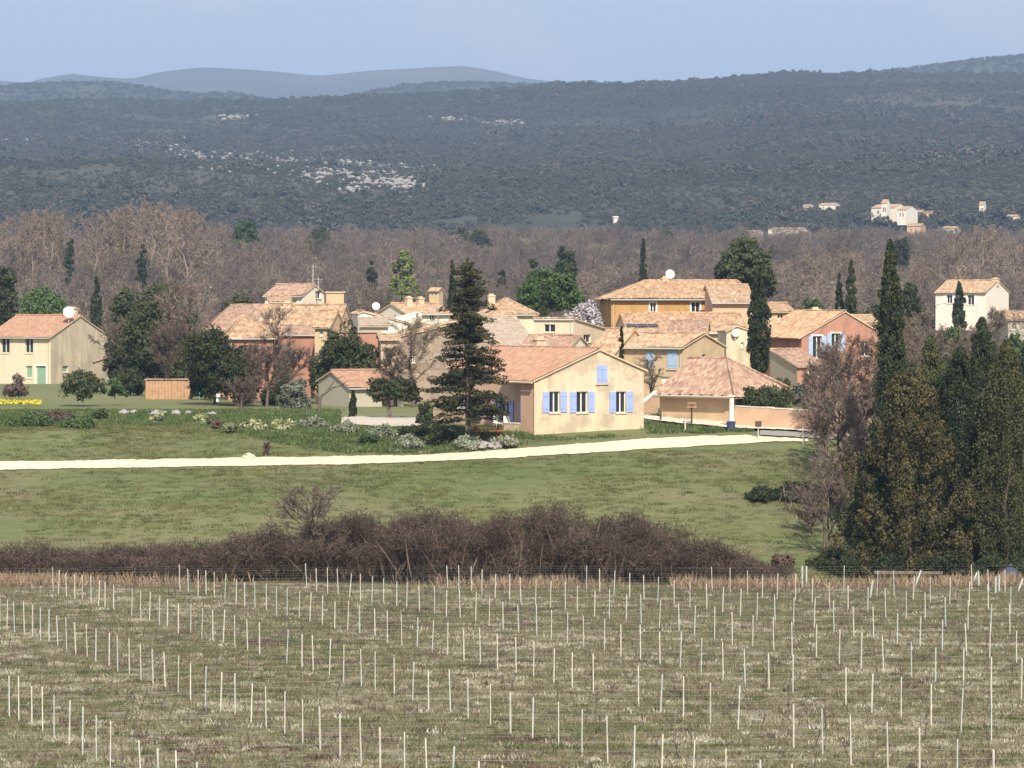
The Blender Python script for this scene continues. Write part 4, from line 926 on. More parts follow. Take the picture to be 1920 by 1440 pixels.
for i, (pa, pb, py) in enumerate([(1640, 1770, 1077), (1760, 1885, 1086)]):
    x0, y0 = xpx(pa, 171.5), 171.5; z = zpx(py, 171.5) + .05; m = MB(); m.tube((0, 0, 0), (xpx(pb, 171.5) - x0, .3, -.05), .13, .11, 7); tag(m.build('log', M['bark'], None, (x0, y0, max(z, h1(x0, y0) + .1))), ['left dark log lying under the cypresses at the vineyard edge', 'right dark log lying beside the covered barrel'][i], 'log')
# ------------------------------------------------------------------ trees and shrubs one can tell apart
T = tree_at
# the dark group at the right
T('cypress', 1669, 182, 451, 40, 'tallest narrow cypress of the right-hand group, spire above the houses', base=1068, dens=1.7)
T('juniper', 1706, 177, 700, 150, 'broad ragged brown-olive juniper with loose plumes at the vineyard edge', base=1080)
T('cypress', 1745, 184, 632, 60, 'olive-brown cypress between the tall spire and the dark cypress', mat='cyp_olive', base=1066)
T('cypress', 1800, 180, 655, 66, 'dark green cypress right of the broad juniper', mat='cyp', base=1076)
T('cypress', 1842, 186, 600, 56, 'slender dark cypress behind the right-hand group', base=1064)
T('cypress', 1888, 177, 645, 74, 'brownish olive cypress near the right edge above the covered barrel', mat='cyp_olive', base=1082)
T('cypress', 1945, 181, 598, 70, 'bulky dark cypress cut by the right edge', base=1080)
T('juniper', 1630, 180, 900, 70, 'low dark juniper at the left foot of the cypress group', mat='cyp_olive', base=1072, dens=.7)
T('round', 1882, 205, 615, 60, 'rounded dark green tree rising behind the right cypresses', mat='dark_ev', base=960)
T('bare', 1835, 230, 640, 60, 'bare brown tree between the right cypresses and the far white house', mat='twig_pale')
T('bare', 1755, 240, 610, 60, 'bare brown tree behind the olive-brown cypress', mat='twig_pale')
T('bare', 1606, 197, 597, 80, 'big bare reddish-brown tree left of the tall cypress', mat='twig_red', dens=2.0)
T('bare', 1572, 192, 690, 72, 'lower bare brown tree in front of the big reddish one', mat='twig_red', dens=1.8)
T('bare', 1630, 190, 720, 60, 'bare grey-brown tree squeezed against the cypress trunks', mat='twig', dens=1.8)
T('multibare', 1555, 181, 868, 80, 'small bare tree with several dark trunks at the field corner', mat='twig', base=1046)
T('bare', 1585, 203, 640, 70, 'bare brown tree with dense fine twigs at the end of the garden wall', mat='twig', dens=2.2)
T('bare', 1640, 199, 615, 52, 'bare tree just left of the tall spire, upper branches dense', mat='twig_red', dens=2.2)
T('bare', 1600, 188, 800, 66, 'low spreading bare tree before the road', mat='twig_pale', dens=1.8)
T('bare', 1520, 187, 930, 45, 'thin bare sapling left of the many-trunked bare tree', mat='twig', base=1010)
T('bush', 1580, 178, 1022, 62, 'low dark shrub under the many-trunked bare tree', mat='dark_ev', base=1062)
T('bush', 1470, 174, 1042, 40, 'dark bramble bush at the right end of the thicket', mat='bramble', base=1068)
T('bare', 596, 171.5, 900, 62, 'small bare tree with pale forked trunk in the bramble thicket', mat='twig_red', base=1090)
T('cypress', 1642, 179.5, 790, 42, 'short dark cypress hugging the trunk of the tallest one', base=1074)
T('cypress', 1768, 182, 700, 50, 'dark cypress filling the gap behind the broad juniper', base=1070)
T('cypress', 1862, 181, 720, 48, 'dark cypress between the slender one and the covered barrel', base=1076)
for i, (px, D, top, hw) in enumerate([(1600, 175, 1040, 48), (1672, 174.5, 1034, 52), (1740, 174, 1042, 44), (1800, 174.5, 1030, 50), (1862, 174, 1040, 46), (1925, 174, 1036, 50)]):  # low shrubs added to give the black shade along the foot of the cypresses
    T('bush', px, D, top, hw, ['dark shrub at the left foot of the broad juniper', 'dark shrub under the broad juniper, left of its middle', 'dark shrub under the right skirt of the broad juniper', 'dark shrub at the foot of the dark green cypress', 'dark shrub just left of the covered barrel', 'dark shrub right of the covered barrel at the picture edge'][i], mat='cyp', base=1086, dens=1.6)
for px, hw, top, lb in [(1430, 40, 913, 'low dark shrub at the left end of the dark row in the meadow'), (1490, 46, 907, 'low dark shrub in the middle of the dark row in the meadow'), (1552, 46, 905, 'low dark shrub at the right end of the dark row in the meadow')]: T('bush', px, gp(px, 938, 150, 260)[1], top, hw, lb, mat='cyp', dens=1.3)  # dark shrubs added in place of a shadow strip across the meadow
# in front of and among the houses
T('conifer', 877, 210.5, 486, 84, 'tall dark conifer with tiered branches before the front house', base=812)
T('cypress', 662, 240, 734, 7, 'tiny pencil cypress in the gravel drive', base=791)
x, y, z = foot(735, 238)
def pruned():
    h = zpx(722, 238) - zpx(795, 238); s = 1 / 25.2
    seg = [((0, 0, -.2), (-.35, 0, 1.0), .17, .14), ((-.35, 0, 1.0), (-.1, 0, 1.7), .14, .12), ((-.1, 0, 1.6), (.8, 0, 1.9), .09, .06), ((-.1, 0, 1.7), (.2, 0, 2.3), .1, .05)]
    cr_ = clumps([(rng.uniform(-1.6, 1.9), rng.uniform(-1, 1), rng.uniform(1.5, 2.75)) for _ in range(55)], [(.42, .42, .34)] * 55, 55, .1)
    tree_obj('pruned_tree', foot(735, 238), 'dark flat-crowned tree with leaning trunk on the gravel drive', 'tree', None, cr_, 'dark_ev', tubes(seg, 6))
    seg = [((0, 0, -.2), (.1, 0, 1.3), .16, .13), ((.1, 0, 1.3), (1.0, 0, 2.0), .11, .08), ((1.0, 0, 2.0), (1.9, .1, 2.25), .08, .05), ((.5, 0, 1.6), (1.3, 0, 2.7), .08, .04), ((1.3, 0, 2.7), (1.9, 0, 2.9), .05, .03), ((.1, 0, 1.2), (-.5, 0, 1.7), .08, .04), ((1.5, 0, 2.1), (2.3, 0, 2.6), .05, .02)]
    tree_obj('pollarded_tree', foot(598, 246), 'leafless pollarded tree with crooked limbs before the garage', 'tree', None, None, 'twig', tubes(seg, 6), trunk_name='limb')
pruned()
T('umbrella', 1031, 345, 489, 66, 'bright green umbrella pine in the middle of the village')
T('cypress', 1017, 338, 534, 16, 'small broad cypress in front of the umbrella pine')
T('round', 1097, 316, 538, 58, 'pale lilac-grey blossoming tree left of the orange house', name='blossom_tree', mat='blossom', dens=1.1)
T('cypress', 1423, 262, 512, 24, 'dark cypress standing between the barn and the red house', base=700, dens=1.8)
T('umbrella', 1396, 352, 434, 60, 'tall loose dark pine behind the right end of the orange house', mat='pine_dark', dens=1.5)
T('cypress', 1596, 350, 490, 16, 'pointed dark cypress beyond the red house')
T('cypress', 1574, 352, 515, 13, 'small leaning cypress left of the pointed one')
T('round', 1525, 362, 541, 52, 'flat green pine crown behind the red house roof', mat='pine')
T('round', 1708, 365, 517, 42, 'round dark green pine right of the tall spire', mat='dark_ev')
T('round', 1640, 362, 545, 32, 'low green pine left of the tall spire', mat='pine_dark')
T('cypress', 1798, 400, 530, 17, 'narrow cypress in front of the far white house')
T('cypress', 848, 340, 490, 13, 'narrow cypress behind the tall dark conifer')
T('cypress', 1165, 258, 612, 6, 'pencil-thin cypress beside the stone house with pale blue shutters')
T('round', 402, 270, 595, 72, 'dense dark evergreen before the old cluster', base=760)
T('round', 446, 266, 640, 54, 'lower dark evergreen right of the dense one', base=765, mat='pine_dark')
T('round', 646, 272, 598, 68, 'dark evergreen in front of the red-washed walls', base=745)
T('round', 694, 270, 632, 34, 'lower dark evergreen shoulder beside the stone gable', base=745)
T('round', 296, 330, 497, 86, 'large dark pine right of the left house', mat='pine_dark', dens=1.5)
T('round', 236, 340, 512, 46, 'blue-dark cedar behind the left house', mat='dark_ev', dens=1.2)
T('cypress', 181, 385, 522, 16, 'blunt cypress behind the gable of the left house')
T('round', 88, 385, 524, 66, 'bright mid-green tree behind the left house roof', mat='green', dens=1.3)
T('round', 8, 390, 470, 48, 'tall dark tree at the left edge', mat='pine_dark')
T('round', 70, 398, 505, 25, 'dark slim pine peeking behind the mid-green tree', mat='dark_ev')
T('round', 455, 350, 528, 52, 'dark pine behind the left roof of the old cluster', mat='pine_dark')
T('bare', 348, 322, 505, 58, 'bare grey-brown tree right of the large dark pine', dens=1.6)
T('bare', 315, 290, 600, 44, 'bare reddish-brown tree above the timber shed', mat='twig_red', dens=1.8, base=745)
T('bare', 225, 336, 590, 45, 'pinkish bare tree at the right of the stained gable', mat='twig_pale', dens=1.4)
T('bare', 520, 286, 560, 46, 'bare tree with fine branches before the red-washed house', mat='twig_pale', dens=1.2)
T('bare', 775, 262, 590, 56, 'bare tree with fine branches left of the conifer', mat='twig_pale', dens=1.1)
T('bare', 500, 262, 660, 44, 'bare brown tree between the dark evergreen and the olive', mat='twig_red', dens=1.6)
T('bush', 155, 266, 690, 50, 'grey-green olive in front of the left house', name='olive_tree', mat='pine_dark', base=748, cat='tree')
T('bush', 215, 268, 706, 26, 'green bush beside the grey-green olive', base=742)
T('bush', 35, 274, 697, 30, 'brownish garden bush before the green door', mat='twig_red', base=740)
T('bush', 560, 256, 703, 44, 'silvery round olive left of the garage', name='olive_tree', mat='olive', base=776, cat='tree')
T('bare', 452, 252, 722, 36, 'small round bare tree in the garden', mat='twig_red', dens=2.2, base=782)
T('bush', 1452, 222.5, 722, 72, 'dark clipped hedge above the garden wall', name='hedge_shrub', mat='dark_ev', base=770, cat='hedge')
T('bush', 1405, 223, 722, 38, 'dark hedge end beside the barn corner', name='hedge_shrub', mat='dark_ev', base=768, cat='hedge')
T('bush', 1508, 226, 708, 40, 'grey-green shrub behind the garden wall under the red house', mat='olive', base=765)
T('bush', 1470, 240, 706, 30, 'dull green shrub between barn roof and red house', mat='pine_dark', base=750)
T('bare', 1535, 214, 690, 40, 'bare twiggy shrub at the roadside end of the garden wall', mat='twig', dens=1.8, base=812)
T('bush', 905, 224, 740, 34, 'dark shrub on the terrace behind the conifer', mat='dark_ev', base=795)
T('bush', 795, 228, 745, 26, 'dark shrub left of the conifer by the terrace wall', mat='dark_ev', base=795)
T('bare', 497, 207.5, 833, 13, 'tiny dark sapling beside the track', mat='bramble', base=856, dens=.8)
T('bare', 1222, 258, 655, 30, 'bare climber before the stone house with pale blue shutters', mat='twig', dens=.8)
for px, D, top, hw, base, mt, lb in [(250, 300, 680, 34, 748, 'dark_ev', 'dark shrub mass left of the timber shed'), (385, 288, 690, 34, 752, 'dark_ev', 'dark shrub behind the washing post'), (225, 322, 640, 30, 730, 'pine_dark', 'dark shrub beneath the cedar'), (330, 312, 650, 34, 735, 'pine_dark', 'dark undergrowth tree behind the timber shed'),
    (520, 268, 690, 30, 765, 'pine_dark', 'dull shrub left of the silvery olive'), (620, 276, 690, 26, 750, 'dark_ev', 'dark shrub behind the garage ridge'), (1790, 300, 590, 38, 720, 'green', 'mid-green tree below the far white house'), (1870, 290, 630, 46, 740, 'pine_dark', 'dull green tree below the far white house at the right'), (1905, 330, 612, 30, 700, 'green', 'green tree at the right edge below the grey house')]: T('round', px, D, top, hw, lb, base=base, mat=mt)
for px, D, top, hw, base, lb in [(1740, 320, 575, 40, 720, 'pale bare tree left of the far white house'), (1858, 360, 572, 34, 690, 'bare tree before the gable of the far white house'), (1700, 300, 585, 44, 740, 'bare tree just right of the tall spire'), (1830, 290, 600, 46, 730, 'bare reddish tree among the right cypresses'), (1655, 250, 600, 44, 760, 'bare twiggy tree left of the spire before the red gable'), (1545, 250, 640, 34, 740, 'bare tree in front of the blue-shuttered red gable')]: T('bare', px, D, top, hw, lb, base=base, mat='twig_pale', dens=1.6)
for px, D, top, hw, lb in [(478, 274, 640, 40, 'brown bare tree against the left of the red wall'), (548, 276, 655, 40, 'brown bare tree against the middle of the red wall'), (610, 279, 650, 34, 'brown bare tree left of the dark evergreen before the red wall'), (735, 262, 640, 34, 'bare shrubby tree before the roughcast gable')]: T('bare', px, D, top, hw, lb, base=760, mat='twig_red', dens=2.0)
# garden bed shrubs
for i, (px, D, top, hw, mt, lb) in enumerate([
    (590, 236, 783, 36, 'silver', 'pale silvery shrub left of the gravel drive'), (650, 232, 792, 34, 'silver', 'silvery shrub in front of the gravel drive'), (720, 229, 798, 40, 'silver', 'grey-green low shrub before the leaning trunk'),
    (690, 224, 812, 26, 'green', 'lush green clump on the bank above the track'), (780, 224, 800, 40, 'dark_ev', 'dark spreading shrub left of the conifer foot'), (830, 219, 808, 42, 'dark_ev', 'dark blue-green shrub at the conifer foot'), (770, 219, 818, 36, 'silver', 'pale patchy shrub below the dark spreading one'),
    (880, 212, 820, 40, 'silver', 'silvery shrub below the picnic table'), (950, 212.5, 818, 36, 'silver', 'low silvery shrub below the terrace wall'), (480, 232, 787, 34, 'cream_fl', 'cream-flowering shrub at the left of the green bank'),
    (530, 234, 788, 32, 'cream_fl', 'cream-flowering clump on the green bank'), (430, 238, 792, 26, 'cream_fl', 'pale flowering clump beside the stone steps'), 
    
    (375, 246, 776, 26, 'cream_fl', 'cream flower clump in the left bed'), (300, 249, 774, 22, 'cream_fl', 'small cream flower clump in the left bed'), (190, 252, 768, 24, 'dark_ev', 'dark clump in the kitchen garden'), (120, 250, 772, 40, 'twig_red', 'dead brown plants in the kitchen garden'), (60, 246, 780, 50, 'green', 'green vegetable clump at the left'), (150, 242, 784, 44, 'green', 'green vegetable clump left of the pale stones'),
    (405, 240, 784, 24, 'bramble', 'dark brown dead clump by the cream flowers')]):
    T('bush', px, gp(px, top + 20, 150, 420)[1], top, hw, lb, name='garden_shrub', mat=mt, group='shrubs of the garden beds', dens=.8)
# yellow flower patch
n = 1300; px = rng.uniform(-140, 76, n); D = rng.uniform(262, 276, n); P = np.stack([xpx(px, D), D, H(xpx(px, D), D) + .3], 1)
V, Fq = leaves(P, unit(rdir(n) + [0, -.3, .8]), .11); tag(link('yellow_flowers', np_mesh('yellow_flowers', V, Fq, M['yellow_fl'], rng.uniform(0, 1, n))), kind='stuff')

# ------------------------------------------------------------------ bramble thicket and dry grass along the field edge
TX = np.array([-150, 0, 120, 250, 380, 470, 560, 650, 760, 880, 1000, 1100, 1200, 1270, 1330, 1400, 1465.]); TY = np.array([1012, 1012, 1015, 1020, 1008, 988, 968, 955, 944, 941, 938, 944, 958, 984, 1010, 1036, 1060.])
TP, TD, TL, TT = [], [], [], []
for i in range(640):
    px = rng.uniform(-150, 1465); D = rng.uniform(169.5, 176.5); x = xpx(px, D); g = h1(x, D); tp = zpx(np.interp(px, TX, TY), D); hh = max(.45, (tp - g) * rng.uniform(.72, 1.0) * (1 if D > 171.5 else .75)); w = rng.uniform(.6, 1.2)
    k = int(160 + 120 * hh); d = rdir(k); d[:, 2] = np.abs(d[:, 2]); q = rng.uniform(.2, 1, (k, 1)) ** .5
    top = rng.uniform(.3, .92) ** .8 * hh; rz = min(top, .45 + .22 * hh)
    p = np.array([x, D, g + top - rz * .6]) + d * q * [w, w, rz]; p[:, 2] = np.maximum(p[:, 2], g)
    dd = unit(d * [1, 1, .8] + [0, 0, .15] + rng.normal(0, .75, (k, 3))); TP.append(p); TD.append(dd); TL.append(rng.uniform(.12, .34, k)); TT.append(np.clip(rng.normal(.42, .25) + rng.normal(0, .2, k), 0, 1))
    k = 7; p = np.array([x, D, g]) + rng.normal(0, .7, (k, 3)) * [1, 1, 0]; TP.append(p); TD.append(unit(rng.normal(0, .4, (k, 3)) + [0, 0, 1])); TL.append(rng.uniform(.4, .95, k) * hh); TT.append(rng.uniform(.5, 1, k))
TP, TD, TL, TT = map(np.concatenate, (TP, TD, TL, TT)); V, Fq, _ = twigs(TP, TD, TL, .03, .035)
tag(link('bramble_thicket', np_mesh('bramble_thicket', V, Fq, M['bramble'], TT)), 'long dark brown bramble thicket between vineyard and field', kind='stuff')
n = 15000; px = np.concatenate([np.abs(rng.normal(0, 190, n // 2)) - 60, rng.normal(980, 80, n // 5), rng.uniform(1500, 1950, n // 4), rng.uniform(1260, 1500, n // 4)]); D = rng.uniform(164, 169.8, len(px)) ; x = xpx(px, D)
keep = rng.uniform(0, 1, len(px)) < .35 + .9 * np.clip(vnoise(x, D, 2.2, 5) + .2, 0, 1); x, D = x[keep], D[keep]; P = np.stack([x, D, H(x, D)], 1)
V, Fq, tt = twigs(P, unit(rng.normal(0, .4, (len(P), 3)) + [0, 0, 1]), rng.uniform(.15, .75, len(P)), .018)
tag(link('dry_grass', np_mesh('dry_grass', V, Fq, M['straw'], tt)), kind='stuff')

# ------------------------------------------------------------------ vineyard: stakes, wires, vines, weeds
HM = np.array([[245.3565116280749, 12.150433434948539, -625.2395027894761], [-0.7186654999287737, -9.339617688534982, 1077.2753746383482], [0.002268794996079395, -0.012089563424776106, 1.0]])
PH = 1.28
def top_plane(px, py):
    """stake tops lie PH above the vineyard's slope"""
    for D in [120.]:
        for _ in range(30):
            D = (CZ - (h1(xpx(px, D), D) + PH)) * F / (py - HZ)
    return xpx(px, D), D
rows = {}
for i in range(-1, 62):
    for j in range(-1, 22):
        q = HM @ [j, i, 1.0]; u, v = q[0] / q[2], q[1] / q[2]; v += 13 * max(0, u - 900) / 1000
        if v < 1058 or v > 1446 or u < -420 or u > 2340: continue
        rows.setdefault(i, []).append((u, v))
pm = []
for k_, mm in enumerate(['post', 'post', 'post_green']):
    for q in range(3):
        m = MB(); lx, ly = rng.normal(0, .02, 2); r = [.020, .024, .027][q]; m.tube((0, 0, -.35), (lx, ly, PH + [0, .05, -.06][q]), r, r * .9, 4); pm.append(m.mesh('vine_stake', M[mm]))
stakes = []; wire_rows = {}; vines = []
for i, L_ in rows.items():
    pts = []
    for u, v in L_:
        x, D = top_plane(u + rng.normal(0, 1.6), v + rng.normal(0, 1.4)); pts.append((x, D, h1(x, D), u, v))
    pts.sort(); wire_rows[i] = pts
    for a, b in zip(pts, pts[1:]):
        for f in np.arange(.1, 1, .3):
            x = a[0] + (b[0] - a[0]) * f; y = a[1] + (b[1] - a[1]) * f; vines.append((x + rng.normal(0, .06), y + rng.normal(0, .05)))
    stakes += [p for p in pts if rng.uniform() > .03]
vis = sorted([s for s in stakes if -12 < s[3] < 1932], key=lambda s: s[1]); off = [s for s in stakes if not -12 < s[3] < 1932]
print('stakes in view', len(vis), 'outside', len(off), 'rows', len(rows))
for s in vis[:300]:
    o = link('vine_stake', pm[rng.integers(0, 9)], None, s[:3]); o.rotation_euler = (rng.normal(0, .02), rng.normal(0, .025), rng.uniform(0, 6)); tag(o, 'thin pale wooden stake standing in a vineyard row', 'stake', 'stakes of the vineyard')
rest = vis[300:] + off
if rest:
    a = np.array([r[:3] for r in rest]); scatter('vine_stakes_beyond', a, rng.uniform(0, 6, len(a)), np.ones((len(a), 3)), rng.integers(0, 9, len(a)), pm)
for i, p in wire_rows.items():
    if len(p) < 2: continue
    m = MB()
    for hh in (.55, PH - .05):
        for a, b in zip(p, p[1:]): m.tube(Vector(a[:3]) + Vector((0, .03, hh)), Vector(b[:3]) + Vector((0, .03, hh)), .002, .002, 3, False)
    tag(m.build('trellis_wire', M['metal']), 'thin trellis wires strung along one vineyard row of stakes', 'wire', 'trellis wires of the vineyard')
for i, (px, D, top, ln, lb) in enumerate([(1713, 165, 1070, .42, 'thick leaning end post at the far edge of the vineyard'), (1820, 165, 1074, .36, 'slanting brace of the A-shaped end post'), (1837, 165, 1071, -.03, 'upright of the A-shaped end post'), (1868, 160, 1082, .02, 'stout pair-standing end post, left one'), (1875, 161, 1078, .0, 'stout pair-standing end post, right one'), (1908, 161, 1086, .3, 'leaning end post at the right edge'), (1632, 158, 1088, .14, 'stout leaning post in the second row by the cypresses'), (1505, 166.5, 1062, .0, 'left post of the close pair below the bare tree'), (1513, 166.5, 1062, .0, 'right post of the close pair below the bare tree')]):
    x, y, z = foot(px, D); h = zpx(top, D) - z; m = MB(); m.tube((0, 0, -.2), (ln, 0, h), .05, .045, 6); tag(m.build('end_post', M['post_green'], None, (x, y, z)), lb, 'post', 'end posts of the vineyard')
# vine stocks
vm = []
for q in range(6):
    a = rng.normal(0, .05, 2); seg = [((0, 0, -.1), (a[0], a[1], .3), .028, .022), ((a[0], a[1], .3), (a[0] * 2, a[1] * 2, .55), .022, .02)]
    for s in range(4): seg.append(((a[0] * 2, a[1] * 2, .53), (a[0] * 2 + rng.normal(0, .25), a[1] * 2 + rng.normal(0, .08), .55 + rng.uniform(.0, .35)), .012, .006))
    V, Fq, tt = tubes(seg, 4); vm.append(np_mesh('vine', V, Fq, M['vine']))
vp = np.array([(x, y, h1(x, y)) for x, y in vines if 80 < y < 166]); n = len(vp)
scatter('vine_stocks', vp, rng.uniform(-.4, .4, n), rng.uniform(.45, .85, (n, 1)) * np.ones((n, 3)), rng.integers(0, 6, n), vm)
# weeds and grass
def tuft(n, h, spread, w, m, flat=.35):
    P = np.concatenate([rng.normal(0, spread, (n, 2)), np.zeros((n, 1))], 1); D = unit(rng.normal(0, flat, (n, 3)) + [0, 0, 1]); V, Fq, tt = twigs(P, D, rng.uniform(.5, 1, n) * h, w); return np_mesh('tuft', V, Fq, m, tt)
def area(n, y0, y1, margin=1.15, extra=4):
    y = np.sqrt(rng.uniform(y0 ** 2, y1 ** 2, n)); x = rng.uniform(-1, 1, n) * (.16 * y * margin + extra); return x, y
wt = []
for mt in ('weed', 'weed_green', 'weed_straw', 'weed_brown'):
    wt += [tuft(26, .10, .10, .02, M[mt], .6), tuft(30, .15, .12, .022, M[mt], .5), tuft(34, .06, .2, .03, M[mt], 1.1)]
x, y = area(74000, 78, 168); dens = .45 + .6 * (vnoise(x, y * 2.2, 3.2, 9) + .5); k = rng.uniform(0, 1, len(x)) < dens; x, y = x[k], y[k]; n = len(x)
u = vnoise(x, y * 1.6, 1.1, 31) + .7 * vnoise(x * .35, y, .8, 33) + .5 * vnoise(x, y, 7, 35); v = vnoise(x, y * 1.5, 1.4, 37) + .6 * vnoise(x * .3, y, .7, 39) + .4 * vnoise(x, y, 9, 41)
zone = np.where(u > .34, 2, np.where(u < -.22, 1, np.where(v > .32, 3, 0))); zone = np.where(rng.uniform(0, 1, n) < .25, rng.integers(0, 4, n), zone)
scatter('vineyard_weeds', np.stack([x, y, H(x, y)], 1), rng.uniform(0, 6, n), rng.uniform(.6, 1.5, (n, 1)) * np.ones((n, 3)), zone * 3 + rng.integers(0, 3, n), wt)
ft = [tuft(30, .13, .2, .03, M['field_blade'], .6) for _ in range(6)]
x, y = area(56000, 169, 252); k = rng.uniform(0, 1, len(x)) < .55 + 1.2 * vnoise(x, y, 5, 4) + .5 * vnoise(x, y, 1.6, 6)
tk = [(pxl(a, b), HZ + (CZ - c) * F / b) for a, b, c in zip(x, y, H(x, y))]; lo = np.interp([q[0] for q in tk], [0, 470, 800, 950, 1250, 1440, 1700, 2000], [884, 876, 868, 862, 843, 832, 834, 840]); up = np.interp([q[0] for q in tk], [0, 470, 800, 880, 1150, 1280, 1420, 2000], [865, 857, 852, 847, 826, 818, 802, 815]); py = np.array([q[1] for q in tk])
pp = np.array([q[0] for q in tk]); k &= ~((py < lo) & (py > up)) & ~((y > 213) & ((pp > 620) | (py < 745))) & ~((y > 206) & (pp > 800) & (py < 845)); x, y = x[k], y[k]; n = len(x)
scatter('field_grass', np.stack([x, y, H(x, y)], 1), rng.uniform(0, 6, n), rng.uniform(.5, 1.5, (n, 1)) * np.ones((n, 3)), rng.integers(0, 6, n), ft)
bt = [tuft(34, .3, .3, .05, M['bank_blade'], .6) for _ in range(5)]
NB = 26000; px = rng.uniform(-80, 1400, NB); D = rng.uniform(206, 262, NB); x = xpx(px, D); py = HZ + (CZ - H(x, D)) * F / D
inpatch = (py > 770) & (py < np.interp(px, [0, 400, 520, 650, 800, 880, 1010, 1230, 1400], [795, 800, 830, 850, 850, 845, 830, 815, 810])) & ~((px > 630) & (px < 805) & (py < 803)) & ~((px > 1003) & (px < 1215) & (D > 213.5)) & (rng.uniform(0, 1, NB) < np.where((px > 400) & (px < 880), 1, .5))
x, D = x[inpatch], D[inpatch]; n = len(x); scatter('bank_grass', np.stack([x, D, H(x, D)], 1), rng.uniform(0, 6, n), rng.uniform(.5, 1.2, (n, 1)) * np.ones((n, 3)), rng.integers(0, 5, n), bt)

# ------------------------------------------------------------------ bare wood behind the village
def wood_tree(h, r, mt, upk, limbs=16, per=9, w=.05):
    a, tw = bare(h, r, 1, w, per, limbs, 4, upk, .22, .2); V, Fq, tt = join(a, tw); return np_mesh('bare_wood_tree', V, Fq, M[mt], tt)
M['wood_a'] = leaf('wood_twig', (.125, .10, .083), (.155, .125, .105), (.19, .155, .132), obj=.6)
M['wood_b'] = leaf('wood_twig_pale', (.18, .145, .115), (.215, .172, .138), (.25, .20, .165), obj=.5)
wv = [wood_tree(9, 3.6, 'wood_a', .5) for _ in range(4)] + [wood_tree(10, 3.2, 'wood_b', .8) for _ in range(2)]
def rnd_ev(h, r, mt, k=40, per=26, ls=.3):
    V, Fq, tt = dome_arr(h, r, k, per, ls, .9, .1, .3); return np_mesh('evergreen_wood_tree', V, Fq, M[mt], tt)
wv += [rnd_ev(7, 3, 'pine_dark'), rnd_ev(6, 3, 'dark_ev')]
pts, idx, sc_ = [], [], []
y = np.sqrt(rng.uniform(405 ** 2, 1260 ** 2, 6200)); x = rng.uniform(-1, 1, len(y)) * (.16 * y * 1.12 + 12)
pxs = pxl(x, y)
keep = ~((y < 440) & (pxs > 380) & (pxs < 1660)) & ~((y < 470) & (pxs > 1735) & (pxs < 1905)); x, y, pxs = x[keep], y[keep], pxs[keep]; n = len(x)
ev = rng.uniform(0, 1, n) < .075 + .08 * (y > 1000); pale = rng.uniform(0, 1, n) < .22
idx = np.where(ev, rng.integers(6, 8, n), np.where(pale, rng.integers(4, 6, n), rng.integers(0, 4, n))); s = rng.uniform(.6, 1.12, n); S = np.stack([s * rng.uniform(.9, 1.2, n), s * rng.uniform(.9, 1.2, n), s * rng.uniform(.8, 1.15, n)], 1)
scatter('bare_wood', np.stack([x, y, H(x, y) - .2], 1), rng.uniform(0, 6, n), S, idx, wv, label='brown leafless wood on the rise behind the village')
# taller pale poplars one can tell apart
pv = []
for q in range(5):
    a, tw = bare(17, 3.0, 1, .055, 13, 20, 5, 1.3, .16, .22); pv.append((np_mesh('trunk', a[0], a[1], M['pale_bark'], a[2]), np_mesh('crown', tw[0], tw[1], M['twig_pale'], tw[2])))
def poplar(px, D, top, lb, gp_):
    x, y, z = foot(px, D); k = (zpx(top, D) - z) / 16.2; t_, c_ = pv[rng.integers(0, 5)]; o = empty('bare_poplar', (x, y, z), rng.uniform(0, 6), lb, 'tree', gp_); o.scale = (k * rng.uniform(.9, 1.2), k * rng.uniform(.9, 1.2), k); link('trunk', t_, o); link('crown', c_, o)
PT = np.array([[-60, 395], [0, 392], [60, 382], [100, 376], [170, 380], [230, 378], [270, 362], [330, 368], [390, 382], [415, 400], [440, 420.]])
for i in range(52):
    px = rng.uniform(-50, 425); poplar(px, rng.uniform(640, 800), np.interp(px, *PT.T) + abs(rng.normal(0, 16)) - 4, 'tall pale bare poplar in the stand at the left edge of the wood', 'bare poplars left of the wood')
for i in range(24):
    px = rng.uniform(1755, 1990); poplar(px, rng.uniform(600, 760), np.interp(px, [1755, 1810, 1850, 1900, 1990], [440, 412, 402, 428, 430]) + abs(rng.normal(0, 14)), 'tall pale bare poplar in the stand at the right edge of the wood', 'bare poplars right of the wood')
for i in range(26):
    px = rng.uniform(1440, 1760); poplar(px, rng.uniform(520, 640), rng.uniform(450, 500), 'pale bare tree in the wood behind the red house', 'pale bare trees behind the red house')
for i in range(22):
    px = rng.choice([rng.uniform(430, 620), rng.uniform(640, 830)]); poplar(px, rng.uniform(700, 980), rng.uniform(428, 462), 'greyish bare tree in the middle of the wood', 'greyish bare trees in mid wood')
